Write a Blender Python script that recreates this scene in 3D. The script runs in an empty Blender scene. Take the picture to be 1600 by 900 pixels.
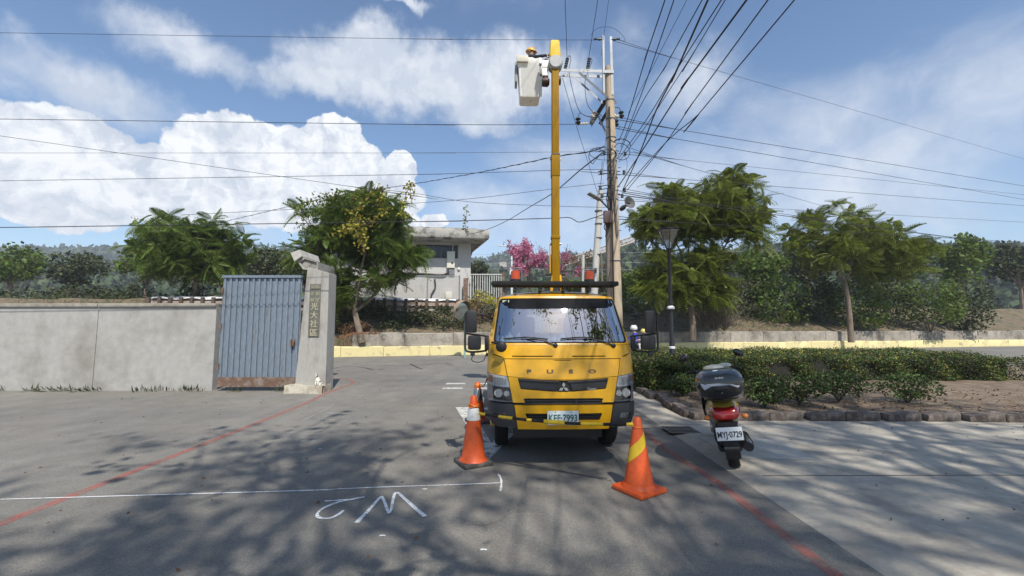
import bpy, bmesh, math, random
import numpy as np
from mathutils import Vector, Matrix, Euler
from mathutils.geometry import delaunay_2d_cdt

R = math.radians
random.seed(7); rng = np.random.default_rng(7)
C = bpy.context.scene.collection
scene = bpy.context.scene

# ---------------------------------------------------------------- camera
CAM_H = 1.6; PITCH = 5.07; FPX = 676.0
cd = bpy.data.cameras.new('camera'); cam = bpy.data.objects.new('camera', cd); C.objects.link(cam)
cam.location = (0, 0, CAM_H); cam.rotation_euler = (R(90 + PITCH), 0, 0)
cd.sensor_width = 36; cd.lens = 36 * FPX / 1600; cd.clip_start = 0.05; cd.clip_end = 5000
scene.camera = cam

# ---------------------------------------------------------------- light
SUN_EL = 51.5; SUN_AZ = 17.0            # degrees above the horizon; degrees to the right of straight behind the camera
sd = bpy.data.lights.new('sun', 'SUN'); sun = bpy.data.objects.new('sun', sd); C.objects.link(sun)
sun_dir = Vector((math.sin(R(SUN_AZ)) * math.cos(R(SUN_EL)), -math.cos(R(SUN_AZ)) * math.cos(R(SUN_EL)), math.sin(R(SUN_EL))))
sun.rotation_euler = sun_dir.to_track_quat('Z', 'Y').to_euler()
sun.location = (0, 0, 30)
sd.energy = 4.6; sd.angle = R(0.7); sd.color = (1.0, 0.945, 0.86)
scene.view_settings.view_transform = 'Standard'; scene.view_settings.look = 'None'
scene.view_settings.exposure = 0.24; scene.view_settings.gamma = 1
scene.render.engine = 'CYCLES'
try:
    scene.cycles.max_bounces = 6; scene.cycles.diffuse_bounces = 3; scene.cycles.glossy_bounces = 3
    scene.cycles.transmission_bounces = 4; scene.cycles.transparent_max_bounces = 12; scene.cycles.volume_bounces = 1
    scene.cycles.use_denoising = True; scene.cycles.denoiser = 'OPENIMAGEDENOISE'; scene.cycles.denoising_input_passes = 'RGB_ALBEDO_NORMAL'; scene.cycles.denoising_prefilter = 'ACCURATE'; scene.cycles.use_adaptive_sampling = False; scene.cycles.sample_clamp_indirect = 4.0
except Exception: pass

def ray(px, py):
    x = (px - 800) / FPX; v = (450 - py) / FPX; c, s = math.cos(R(PITCH)), math.sin(R(PITCH))
    return Vector((x, c - v * s, s + v * c))
def P(px, py, D):                         # the point D metres in front of the camera seen at photo pixel (px, py)
    d = ray(px, py); t = D / d.y
    return Vector((d.x * t, D, CAM_H + d.z * t))
def PZ(px, py, z):                        # the point at height z seen at that pixel
    d = ray(px, py); t = (z - CAM_H) / d.z
    return Vector((d.x * t, d.y * t, z))
def G(px, py): return PZ(px, py, 0.0)

# ---------------------------------------------------------------- sky
W = bpy.data.worlds.new('World'); scene.world = W; W.use_nodes = True
nt = W.node_tree; N = nt.nodes; L = nt.links; N.clear()
def nd(t, **k):
    n = N.new(t)
    for a, b in k.items(): setattr(n, a, b)
    return n
def setin(n, i, v):
    if isinstance(v, bpy.types.NodeSocket): L.new(v, n.inputs[i])
    else: n.inputs[i].default_value = v
def mth(op, a, b=0.0, c=0.0, clamp=False):
    n = nd('ShaderNodeMath', operation=op); n.use_clamp = clamp; setin(n, 0, a); setin(n, 1, b); setin(n, 2, c); return n.outputs[0]
def vm(op, a, b=(0, 0, 0)):
    n = nd('ShaderNodeVectorMath', operation=op); setin(n, 0, a); setin(n, 1, b)
    return n.outputs['Value'] if op == 'LENGTH' else n.outputs[0]
def mr(v, a, b, c, d, typ='SMOOTHSTEP'):
    n = nd('ShaderNodeMapRange', interpolation_type=typ); setin(n, 0, v); setin(n, 1, a); setin(n, 2, b); setin(n, 3, c); setin(n, 4, d); return n.outputs[0]
def noise(vec, scale, detail=6, rough=0.55, dist=0.0):
    n = nd('ShaderNodeTexNoise'); L.new(vec, n.inputs['Vector']); n.inputs['Scale'].default_value = scale
    n.inputs['Detail'].default_value = detail; n.inputs['Roughness'].default_value = rough; n.inputs['Distortion'].default_value = dist
    return n
sky = nd('ShaderNodeTexSky', sky_type='NISHITA'); sky.sun_disc = False
sky.sun_elevation = R(SUN_EL); sky.sun_rotation = math.atan2(sun_dir.x, sun_dir.y); sky.air_density = 1.0; sky.dust_density = 0.6; sky.ozone_density = 1.6; sky.altitude = 200
tc = nd('ShaderNodeTexCoord'); sp = nd('ShaderNodeSeparateXYZ'); L.new(vm('NORMALIZE', tc.outputs['Generated']), sp.inputs[0])
az = mth('ARCTAN2', sp.outputs[0], sp.outputs[1]); el = mth('ARCSINE', sp.outputs[2])
cb = nd('ShaderNodeCombineXYZ'); L.new(az, cb.inputs[0]); L.new(el, cb.inputs[1]); A0 = cb.outputs[0]
def wob(scale, amt, detail=4):
    n = noise(A0, scale, detail, 0.6); v = vm('SUBTRACT', n.outputs['Color'], (0.5, 0.5, 0.5)); s = nd('ShaderNodeVectorMath', operation='SCALE')
    L.new(v, s.inputs[0]); s.inputs['Scale'].default_value = amt; f = nd('ShaderNodeVectorMath', operation='MULTIPLY'); L.new(s.outputs[0], f.inputs[0]); f.inputs[1].default_value = (1, 1, 0)
    return vm('ADD', A0, f.outputs[0])
def ae(px, py):
    d = ray(px, py).normalized(); return math.atan2(d.x, d.y), math.asin(d.z)
def blobs(coord, lst, inner=0.35):
    acc = None
    for (px, py, rx, ry, w) in lst:
        a, e = ae(px, py); d = vm('SUBTRACT', coord, (a, e, 0)); d = vm('MULTIPLY', d, (FPX / rx, FPX / ry, 0))
        m = mth('MULTIPLY', mr(vm('LENGTH', d), inner, 1.0, 1.0, 0.0), w)
        acc = m if acc is None else mth('MAXIMUM', acc, m)
    return acc
# the large soft cloud, the cumulus low on the left, thin sheets on the right
cA = wob(7, 0.16, 6)
soft = blobs(cA, [(585, 75, 120, 62, 1.1), (560, 110, 170, 60, 1.1), (690, 118, 170, 78, 1.15), (790, 130, 150, 85, 1.1), (880, 120, 110, 80, .8), (480, 125, 120, 50, .9), (740, 165, 120, 50, .8), (630, -6, 60, 18, .9),
                  (300, 60, 150, 50, .8), (120, 130, 200, 60, .7)], 0.1)
nf = noise(A0, 11, 9, 0.62, .3)
softm = mr(mth('ADD', soft, mth('MULTIPLY', mth('SUBTRACT', nf.outputs[0], .5), .95)), .16, .95, 0, .95)
cB = wob(16, 0.055, 7)
cum = blobs(cB, [(465, 268, 85, 70, 1), (523, 232, 58, 50, 1), (545, 270, 75, 55, 1), (592, 290, 66, 38, 1), (622, 272, 30, 40, 1), (530, 300, 150, 40, 1), (400, 250, 120, 60, 1), (250, 290, 190, 55, 1), (90, 265, 110, 75, 1), (678, 345, 26, 16, .8), (540, 340, 130, 40, .8)], 0.72)
nc = noise(A0, 26, 8, 0.6)
cumm = mr(mth('ADD', cum, mth('MULTIPLY', mth('SUBTRACT', nc.outputs[0], .5), .55)), .38, .66, 0, 1)
# thin sheets
sA = vm('MULTIPLY', wob(3, .2, 4), (1.0, 2.2, 1.0))
ns = noise(sA, 3.2, 8, 0.6, .4)
thin = blobs(A0, [(1000, 330, 420, 170, 1), (1330, 260, 330, 210, 1), (760, 330, 230, 110, .9), (1080, 130, 120, 90, .85), (980, 100, 80, 120, .55), (860, 260, 220, 80, .8), (1500, 150, 250, 150, .8), (300, 350, 300, 60, .7), (660, 380, 260, 60, .9)], 0.0)
thinm = mr(mth('ADD', mth('MULTIPLY', thin, .66), mth('MULTIPLY', mth('SUBTRACT', ns.outputs[0], .5), 1.1)), .08, .90, 0, .80)
# scattered cloud over the rest of the sky
up = mr(el, R(36), R(48), 0, 1); bk = mr(mth('ABSOLUTE', az), R(54), R(75), 0, 1)
else_m = mth('MULTIPLY', mth('MAXIMUM', up, bk), mr(noise(sA, 2.6, 8, .58, .2).outputs[0], .50, .68, 0, .8))
mask = mth('MAXIMUM', mth('MAXIMUM', softm, cumm), mth('MAXIMUM', thinm, else_m))
mask = mth('MULTIPLY', mask, mr(el, R(-1), R(1), 0, 1))
# cloud brightness: billows, greyer where thick and low
nb = noise(wob(14, .08, 5), 13, 8, .6)
nL = noise(vm('ADD', wob(14, .08, 5), (-.012, -.016, 0)), 13, 8, .6)
bright = mth('ADD', mth('ADD', mr(nb.outputs[0], .3, .7, .74, .98), mth('MULTIPLY', mth('SUBTRACT', nb.outputs[0], nL.outputs[0]), mth('MULTIPLY_ADD', cumm, 1.2, .25))), mth('MULTIPLY', mth('SUBTRACT', cumm, softm), .10))
bright = mth('SUBTRACT', bright, mth('MULTIPLY', mth('MULTIPLY', soft, mr(el, R(18), R(33), 1, 0)), .10))
cc = nd('ShaderNodeMix', data_type='RGBA'); cc.inputs[0].default_value = 0
setin(cc, 0, mr(bright, .7, 1.1, 0, 1, 'LINEAR')); cc.inputs[6].default_value = (4.0, 4.4, 5.1, 1); cc.inputs[7].default_value = (6.5, 6.6, 6.8, 1)
mx = nd('ShaderNodeMix', data_type='RGBA'); L.new(mask, mx.inputs[0]); L.new(cc.outputs[2], mx.inputs[7])
hsv = nd('ShaderNodeHueSaturation'); L.new(sky.outputs[0], hsv.inputs['Color']); hsv.inputs['Saturation'].default_value = 1.12; hsv.inputs['Value'].default_value = 1.0
L.new(hsv.outputs[0], mx.inputs[6])
bg = nd('ShaderNodeBackground'); bg.inputs['Strength'].default_value = 0.138; L.new(mx.outputs[2], bg.inputs[0])
wo = nd('ShaderNodeOutputWorld'); L.new(bg.outputs[0], wo.inputs[0])

# ---------------------------------------------------------------- helpers: materials
MATS = {}
def pm(name, col, rough=.6, metal=0.0, var=.12, scale=6.0, bump=0.0, bscale=None, col2=None, cthr=(.45, .65), island=0.0, coat=0.0, transl=0.0, detail=6, stretch=None, spec=.5, world=False):
    """procedural material: base colour, noise variation towards col2, bump, optional random tint per island, coat, translucency"""
    if name in MATS: return MATS[name]
    m = bpy.data.materials.new(name); m.use_nodes = True; t = m.node_tree; n = t.nodes; l = t.links; n.clear()
    out = n.new('ShaderNodeOutputMaterial'); b = n.new('ShaderNodeBsdfPrincipled')
    b.inputs['Roughness'].default_value = rough; b.inputs['Metallic'].default_value = metal; b.inputs['Coat Weight'].default_value = coat; b.inputs['Coat Roughness'].default_value = .08
    b.inputs['Specular IOR Level'].default_value = spec
    co = n.new('ShaderNodeTexCoord'); vec = co.outputs['Object']
    if world: g = n.new('ShaderNodeNewGeometry'); vec = g.outputs['Position']
    if stretch:
        mp = n.new('ShaderNodeMapping'); l.new(vec, mp.inputs[0]); mp.inputs['Scale'].default_value = stretch; vec = mp.outputs[0]
    nz = n.new('ShaderNodeTexNoise'); l.new(vec, nz.inputs['Vector']); nz.inputs['Scale'].default_value = scale; nz.inputs['Detail'].default_value = detail; nz.inputs['Roughness'].default_value = .6
    c1 = tuple(col) + (1,); c2 = (tuple(col2) if col2 else tuple(c * (1 - 2.2 * var) for c in col)) + (1,)
    mxr = n.new('ShaderNodeMix'); mxr.data_type = 'RGBA'
    rg = n.new('ShaderNodeMapRange'); l.new(nz.outputs[0], rg.inputs[0]); rg.inputs[1].default_value = cthr[0] if col2 else .3; rg.inputs[2].default_value = cthr[1] if col2 else .7
    l.new(rg.outputs[0], mxr.inputs[0]); mxr.inputs[6].default_value = c1; mxr.inputs[7].default_value = c2
    colout = mxr.outputs[2]
    # a second, finer layer of variation
    nz2 = n.new('ShaderNodeTexNoise'); l.new(vec, nz2.inputs['Vector']); nz2.inputs['Scale'].default_value = scale * 7.3; nz2.inputs['Detail'].default_value = 4
    hs = n.new('ShaderNodeHueSaturation'); l.new(colout, hs.inputs['Color'])
    r2 = n.new('ShaderNodeMapRange'); l.new(nz2.outputs[0], r2.inputs[0]); r2.inputs[1].default_value = .3; r2.inputs[2].default_value = .7; r2.inputs[3].default_value = 1 - var; r2.inputs[4].default_value = 1 + var
    vout = r2.outputs[0]
    if island:
        ge = n.new('ShaderNodeNewGeometry'); r3 = n.new('ShaderNodeMapRange'); l.new(ge.outputs['Random Per Island'], r3.inputs[0]); r3.inputs[3].default_value = 1 - island; r3.inputs[4].default_value = 1 + island
        mm = n.new('ShaderNodeMath'); mm.operation = 'MULTIPLY'; l.new(vout, mm.inputs[0]); l.new(r3.outputs[0], mm.inputs[1]); vout = mm.outputs[0]
        r4 = n.new('ShaderNodeMapRange'); l.new(ge.outputs['Random Per Island'], r4.inputs[0]); r4.inputs[3].default_value = .5 - island * .07; r4.inputs[4].default_value = .5 + island * .05
        l.new(r4.outputs[0], hs.inputs['Hue'])
    l.new(vout, hs.inputs['Value']); l.new(hs.outputs[0], b.inputs['Base Color'])
    rr = n.new('ShaderNodeMapRange'); l.new(nz.outputs[0], rr.inputs[0]); rr.inputs[3].default_value = max(0.02, rough - .08); rr.inputs[4].default_value = min(1, rough + .08); l.new(rr.outputs[0], b.inputs['Roughness'])
    if bump:
        nb_ = n.new('ShaderNodeTexNoise'); l.new(vec, nb_.inputs['Vector']); nb_.inputs['Scale'].default_value = bscale or scale * 4; nb_.inputs['Detail'].default_value = 5
        bp = n.new('ShaderNodeBump'); bp.inputs['Strength'].default_value = bump; bp.inputs['Distance'].default_value = .02; l.new(nb_.outputs[0], bp.inputs['Height']); l.new(bp.outputs[0], b.inputs['Normal'])
    sh = b.outputs[0]
    if transl:
        tr = n.new('ShaderNodeBsdfTranslucent'); l.new(hs.outputs[0], tr.inputs[0]); ms = n.new('ShaderNodeMixShader'); ms.inputs[0].default_value = transl; l.new(sh, ms.inputs[1]); l.new(tr.outputs[0], ms.inputs[2]); sh = ms.outputs[0]
    l.new(sh, out.inputs[0]); MATS[name] = m; return m

def glass_mat(name, tint=(.5, .55, .55), rough=.015, boost=.06, k=1.0):
    if name in MATS: return MATS[name]
    m = bpy.data.materials.new(name); m.use_nodes = True; t = m.node_tree; n = t.nodes; l = t.links; n.clear()
    out = n.new('ShaderNodeOutputMaterial'); tr = n.new('ShaderNodeBsdfTransparent'); tr.inputs[0].default_value = tuple(tint) + (1,)
    gl = n.new('ShaderNodeBsdfGlossy'); gl.inputs['Roughness'].default_value = rough; gl.inputs[0].default_value = (.95, .97, 1, 1)
    fr = n.new('ShaderNodeFresnel'); fr.inputs[0].default_value = 1.52; a = n.new('ShaderNodeMath'); a.operation = 'MULTIPLY_ADD'; l.new(fr.outputs[0], a.inputs[0]); a.inputs[1].default_value = k; a.inputs[2].default_value = boost
    a.use_clamp = True
    ms = n.new('ShaderNodeMixShader'); l.new(a.outputs[0], ms.inputs[0]); l.new(tr.outputs[0], ms.inputs[1]); l.new(gl.outputs[0], ms.inputs[2]); l.new(ms.outputs[0], out.inputs[0])
    MATS[name] = m; return m

# ---------------------------------------------------------------- helpers: geometry
class MB:
    """collects shapes, then links them as one mesh object"""
    def __init__(s): s.v = []; s.f = []; s.mi = []
    def add(s, vs, fs, mi=0):
        b = len(s.v); s.v.extend([tuple(v) for v in vs]); s.f.extend([tuple(i + b for i in f) for f in fs]); s.mi.extend([mi] * len(fs)); return s
    def box(s, c, d, rot=None, mi=0, taper=(1, 1), bev=0.0):
        hx, hy, hz = d[0] / 2, d[1] / 2, d[2] / 2
        if bev > 0:
            bm = bmesh.new(); bmesh.ops.create_cube(bm, size=1); 
            for v in bm.verts:
                k = taper if v.co.z > 0 else (1, 1); v.co = Vector((v.co.x * d[0] * k[0], v.co.y * d[1] * k[1], v.co.z * d[2]))
            bmesh.ops.bevel(bm, geom=bm.edges[:], offset=bev, segments=2, affect='EDGES', profile=.6)
            vs = [v.co.copy() for v in bm.verts]; fs = [[v.index for v in f.verts] for f in bm.faces] if bm.verts.index_update() is None else None; bm.free()
        else:
            vs = [Vector((x * hx * (taper[0] if z > 0 else 1), y * hy * (taper[1] if z > 0 else 1), z * hz)) for z in (-1, 1) for y in (-1, 1) for x in (-1, 1)]
            fs = [(0, 2, 3, 1), (4, 5, 7, 6), (0, 1, 5, 4), (2, 6, 7, 3), (0, 4, 6, 2), (1, 3, 7, 5)]
        if rot is not None: M_ = Euler(rot).to_matrix() if not isinstance(rot, Matrix) else rot; vs = [M_ @ v for v in vs]
        c = Vector(c); return s.add([v + c for v in vs], fs, mi)
    def tube(s, pts, r, n=8, mi=0, cap=True, flat=1.0):
        pts = [Vector(p) for p in pts]; m = len(pts); rs = r if isinstance(r, (list, tuple)) else [r] * m
        vs = []; up = None
        for i, p in enumerate(pts):
            t = (pts[min(i + 1, m - 1)] - pts[max(i - 1, 0)]); t = t.normalized() if t.length > 1e-9 else Vector((0, 0, 1))
            if up is None: up = Vector((0, 0, 1)) if abs(t.z) < .9 else Vector((0, 1, 0))
            a = t.cross(up); a = a.normalized() if a.length > 1e-6 else Vector((1, 0, 0)); b = a.cross(t).normalized(); up = b
            for k in range(n):
                an = 2 * math.pi * k / n; vs.append(p + a * math.cos(an) * rs[i] + b * math.sin(an) * rs[i] * flat)
        fs = [(i * n + k, i * n + (k + 1) % n, (i + 1) * n + (k + 1) % n, (i + 1) * n + k) for i in range(m - 1) for k in range(n)]
        if cap: fs += [tuple(range(n))[::-1], tuple((m - 1) * n + k for k in range(n))]
        return s.add(vs, fs, mi)
    def lathe(s, prof, c=(0, 0, 0), n=24, axis='Z', mi=0, sq=0.0):
        c = Vector(c); vs = []
        for (r, h) in prof:
            for k in range(n):
                a = 2 * math.pi * k / n; x, y = math.cos(a) * r, math.sin(a) * r
                vs.append({'Z': Vector((x, y, h)), 'Y': Vector((x, h, y)), 'X': Vector((h, x, y))}[axis] + c)
        m = len(prof); fs = [(i * n + k, i * n + (k + 1) % n, (i + 1) * n + (k + 1) % n, (i + 1) * n + k) for i in range(m - 1) for k in range(n)]
        if prof[0][0] > 1e-6: fs.append(tuple(range(n))[::-1])
        if prof[-1][0] > 1e-6: fs.append(tuple((m - 1) * n + k for k in range(n)))
        return s.add(vs, fs, mi)
    def prism(s, poly, a, b, plane='XZ', mi=0):
        """polygon extruded from depth a to b; plane names the two polygon axes"""
        def mk(p, d): return {'XZ': (p[0], d, p[1]), 'XY': (p[0], p[1], d), 'YZ': (d, p[0], p[1])}[plane]
        n = len(poly); vs = [mk(p, a) for p in poly] + [mk(p, b) for p in poly]
        fs = [tuple(range(n)), tuple(range(n, 2 * n))[::-1]] + [(i, i + n, (i + 1) % n + n, (i + 1) % n) for i in range(n)]
        return s.add(vs, fs, mi)
    def sphere(s, c, r, n=12, m=8, mi=0, zr=(0, 1)):
        c = Vector(c); rr = r if isinstance(r, (tuple, list)) else (r, r, r)
        prof = [(math.sin(math.pi * (1 - (zr[0] + (zr[1] - zr[0]) * i / m))), math.cos(math.pi * (1 - (zr[0] + (zr[1] - zr[0]) * i / m)))) for i in range(m + 1)]
        vs = [Vector((p * math.cos(2 * math.pi * k / n) * rr[0], p * math.sin(2 * math.pi * k / n) * rr[1], h * rr[2])) + c for p, h in prof for k in range(n)]
        return s.add(vs, [(i * n + k, i * n + (k + 1) % n, (i + 1) * n + (k + 1) % n, (i + 1) * n + k) for i in range(m) for k in range(n)], mi)
    def grid(s, fn, nu, nv, mi=0):
        vs = [fn(i / nu, j / nv) for j in range(nv + 1) for i in range(nu + 1)]
        return s.add(vs, [(j * (nu + 1) + i, j * (nu + 1) + i + 1, (j + 1) * (nu + 1) + i + 1, (j + 1) * (nu + 1) + i) for j in range(nv) for i in range(nu)], mi)
    def build(s, name, mats, parent=None, smooth=True, world=False, recalc=True, angle=38):
        me = bpy.data.meshes.new(name); v = s.v
        if world and parent is not None:
            o_ = parent.matrix_world.inverted() if False else None
            base = Vector((0, 0, 0)); q = parent
            while q is not None: base += q.location; q = q.parent
            v = [(a[0] - base.x, a[1] - base.y, a[2] - base.z) for a in v]
        me.from_pydata(v, [], s.f); ml = mats if isinstance(mats, (list, tuple)) else [mats]
        for m in ml: me.materials.append(m)
        if len(ml) > 1: me.polygons.foreach_set('material_index', s.mi)
        if recalc:
            bm = bmesh.new(); bm.from_mesh(me); bmesh.ops.remove_doubles(bm, verts=bm.verts[:], dist=1e-5) if len(s.v) < 4000 else None
            bmesh.ops.recalc_face_normals(bm, faces=bm.faces[:]); bm.to_mesh(me); bm.free()
        if smooth:
            me.polygons.foreach_set('use_smooth', [True] * len(me.polygons))
            try: me.set_sharp_from_angle(angle=R(angle))
            except Exception: pass
        me.update(); o = bpy.data.objects.new(name, me); C.objects.link(o)
        if parent is not None: o.parent = parent
        return o
def thing(name, label, cat, loc=(0, 0, 0), rz=0.0, group=None):
    o = bpy.data.objects.new(name, None); C.objects.link(o); o.location = loc; o.rotation_euler = (0, 0, rz); o.empty_display_size = .1
    return tag(o, label, cat, group)
def tag(o, label, cat, group=None):
    o['label'] = label; o['category'] = cat
    if group: o['group'] = group
    return o
def struct(o): o['kind'] = 'structure'; return o
def stuff(o): o['kind'] = 'stuff'; return o
def copy_thing(root, label, loc=None, rz=None):
    r = root.copy(); C.objects.link(r); r['label'] = label
    if loc is not None: r.location = loc
    if rz is not None: r.rotation_euler = (0, 0, rz)
    for ch in list(root.children):
        c = ch.copy(); C.objects.link(c); c.parent = r
        for g in list(ch.children): d = g.copy(); C.objects.link(d); d.parent = c
    return r
def quads(name, V, mat, parent=None, faces_per=None):
    """V: (n, 4, 3) array of quads -> one mesh, made fast"""
    V = np.asarray(V, np.float32); n = len(V); me = bpy.data.meshes.new(name)
    me.vertices.add(n * 4); me.vertices.foreach_set('co', V.reshape(-1)); me.loops.add(n * 4); me.loops.foreach_set('vertex_index', np.arange(n * 4, dtype=np.int32))
    me.polygons.add(n); me.polygons.foreach_set('loop_start', np.arange(0, n * 4, 4, dtype=np.int32))
    me.update(calc_edges=True); me.validate(); me.materials.append(mat); o = bpy.data.objects.new(name, me); C.objects.link(o)
    if parent is not None: o.parent = parent
    return o
def leaves(centers, size, flat=.35, droop=0.0, aspect=.5, seed=0):
    """a leaf-shaped diamond quad at every centre, random heading"""
    r = np.random.default_rng(seed); c = np.asarray(centers, float); n = len(c)
    a = r.uniform(0, 2 * np.pi, n); el_ = r.normal(0, flat, n) - droop; s_ = size * r.uniform(.6, 1.35, n)
    d = np.stack([np.cos(a) * np.cos(el_), np.sin(a) * np.cos(el_), np.sin(el_)], 1)
    t = r.normal(0, 1, (n, 3)); t = np.cross(d, t); t /= np.linalg.norm(t, axis=1)[:, None] + 1e-9
    w = (s_ * aspect / 2)[:, None]; l_ = s_[:, None]
    return np.stack([c, c + d * l_ * .5 + t * w, c + d * l_, c + d * l_ * .5 - t * w], 1)
def blob_points(n, c, r, seed=0, shell=.55, clump=.25, k=14):
    """points gathered into clumps through an ellipsoid's volume"""
    q = np.random.default_rng(seed); u = q.normal(0, 1, (k, 3)); u /= np.linalg.norm(u, axis=1)[:, None]; u *= (q.uniform(shell, 1, k) ** .6)[:, None]
    idx = q.integers(0, k, n); p = u[idx] + q.normal(0, clump, (n, 3)); ln = np.linalg.norm(p, axis=1)[:, None]; p = np.where(ln > 1.12, p / ln * 1.08, p)
    return p * np.asarray(r) + np.asarray(c)
def bez(p0, p1, sag=0.0, n=12):
    p0, p1 = Vector(p0), Vector(p1); return [p0.lerp(p1, i / n) - Vector((0, 0, sag * 4 * (i / n) * (1 - i / n))) for i in range(n + 1)]
def smooth_path(pts, n=6):
    pts = [Vector(p) for p in pts]; out = []
    for i in range(len(pts) - 1):
        p0 = pts[max(i - 1, 0)]; p1 = pts[i]; p2 = pts[i + 1]; p3 = pts[min(i + 2, len(pts) - 1)]
        for k in range(n):
            t = k / n; out.append(.5 * ((2 * p1) + (p2 - p0) * t + (2 * p0 - 5 * p1 + 4 * p2 - p3) * t * t + (3 * p1 - p0 - 3 * p2 + p3) * t ** 3))
    out.append(pts[-1]); return out
def text_mesh(name, txt, size, mat, parent, loc, rot=(R(90), 0, 0), ext=.003, align='CENTER', sx=1.0, bold=0.0, spacing=1.0, shear=0.0):
    cu = bpy.data.curves.new(name, 'FONT'); cu.body = txt; cu.size = size; cu.extrude = ext; cu.align_x = align; cu.align_y = 'CENTER'; cu.offset = bold; cu.space_character = spacing; cu.shear = shear; cu.resolution_u = 3
    o = bpy.data.objects.new(name + '_tmp', cu); C.objects.link(o); bpy.context.view_layer.update()
    me = bpy.data.meshes.new_from_object(o.evaluated_get(bpy.context.evaluated_depsgraph_get())); bpy.data.objects.remove(o); me.materials.clear(); me.materials.append(mat); me.name = name
    q = bpy.data.objects.new(name, me); C.objects.link(q); q.parent = parent; q.location = loc; q.rotation_euler = rot; q.scale = (sx, 1, 1); return q
def skin_mesh(name, nodes, edges, mats, matfn=None, parent=None, sub=1, world_off=None, root=0):
    """nodes: list of (co, radius); a body grown round its skeleton as one continuous surface"""
    bm = bmesh.new(); lay = bm.verts.layers.skin.verify(); vs = []
    for i, (co, r) in enumerate(nodes):
        v = bm.verts.new(co); v[lay].radius = (r, r) if not isinstance(r, tuple) else r; v[lay].use_root = (i == root); vs.append(v)
    for a, b in edges: bm.edges.new((vs[a], vs[b]))
    me = bpy.data.meshes.new(name + '_sk'); bm.to_mesh(me); bm.free(); o = bpy.data.objects.new(name + '_sk', me); C.objects.link(o)
    sk = o.modifiers.new('s', 'SKIN'); sk.use_smooth_shade = True
    if sub: sm = o.modifiers.new('u', 'SUBSURF'); sm.levels = sub; sm.render_levels = sub
    bpy.context.view_layer.update(); m2 = bpy.data.meshes.new_from_object(o.evaluated_get(bpy.context.evaluated_depsgraph_get())); bpy.data.objects.remove(o); m2.name = name
    m2.materials.clear()
    for m in (mats if isinstance(mats, (list, tuple)) else [mats]): m2.materials.append(m)
    for p in m2.polygons:
        p.use_smooth = True
        if matfn: p.material_index = matfn(p.center)
    q = bpy.data.objects.new(name, m2); C.objects.link(q)
    if parent is not None: q.parent = parent
    return q

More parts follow.
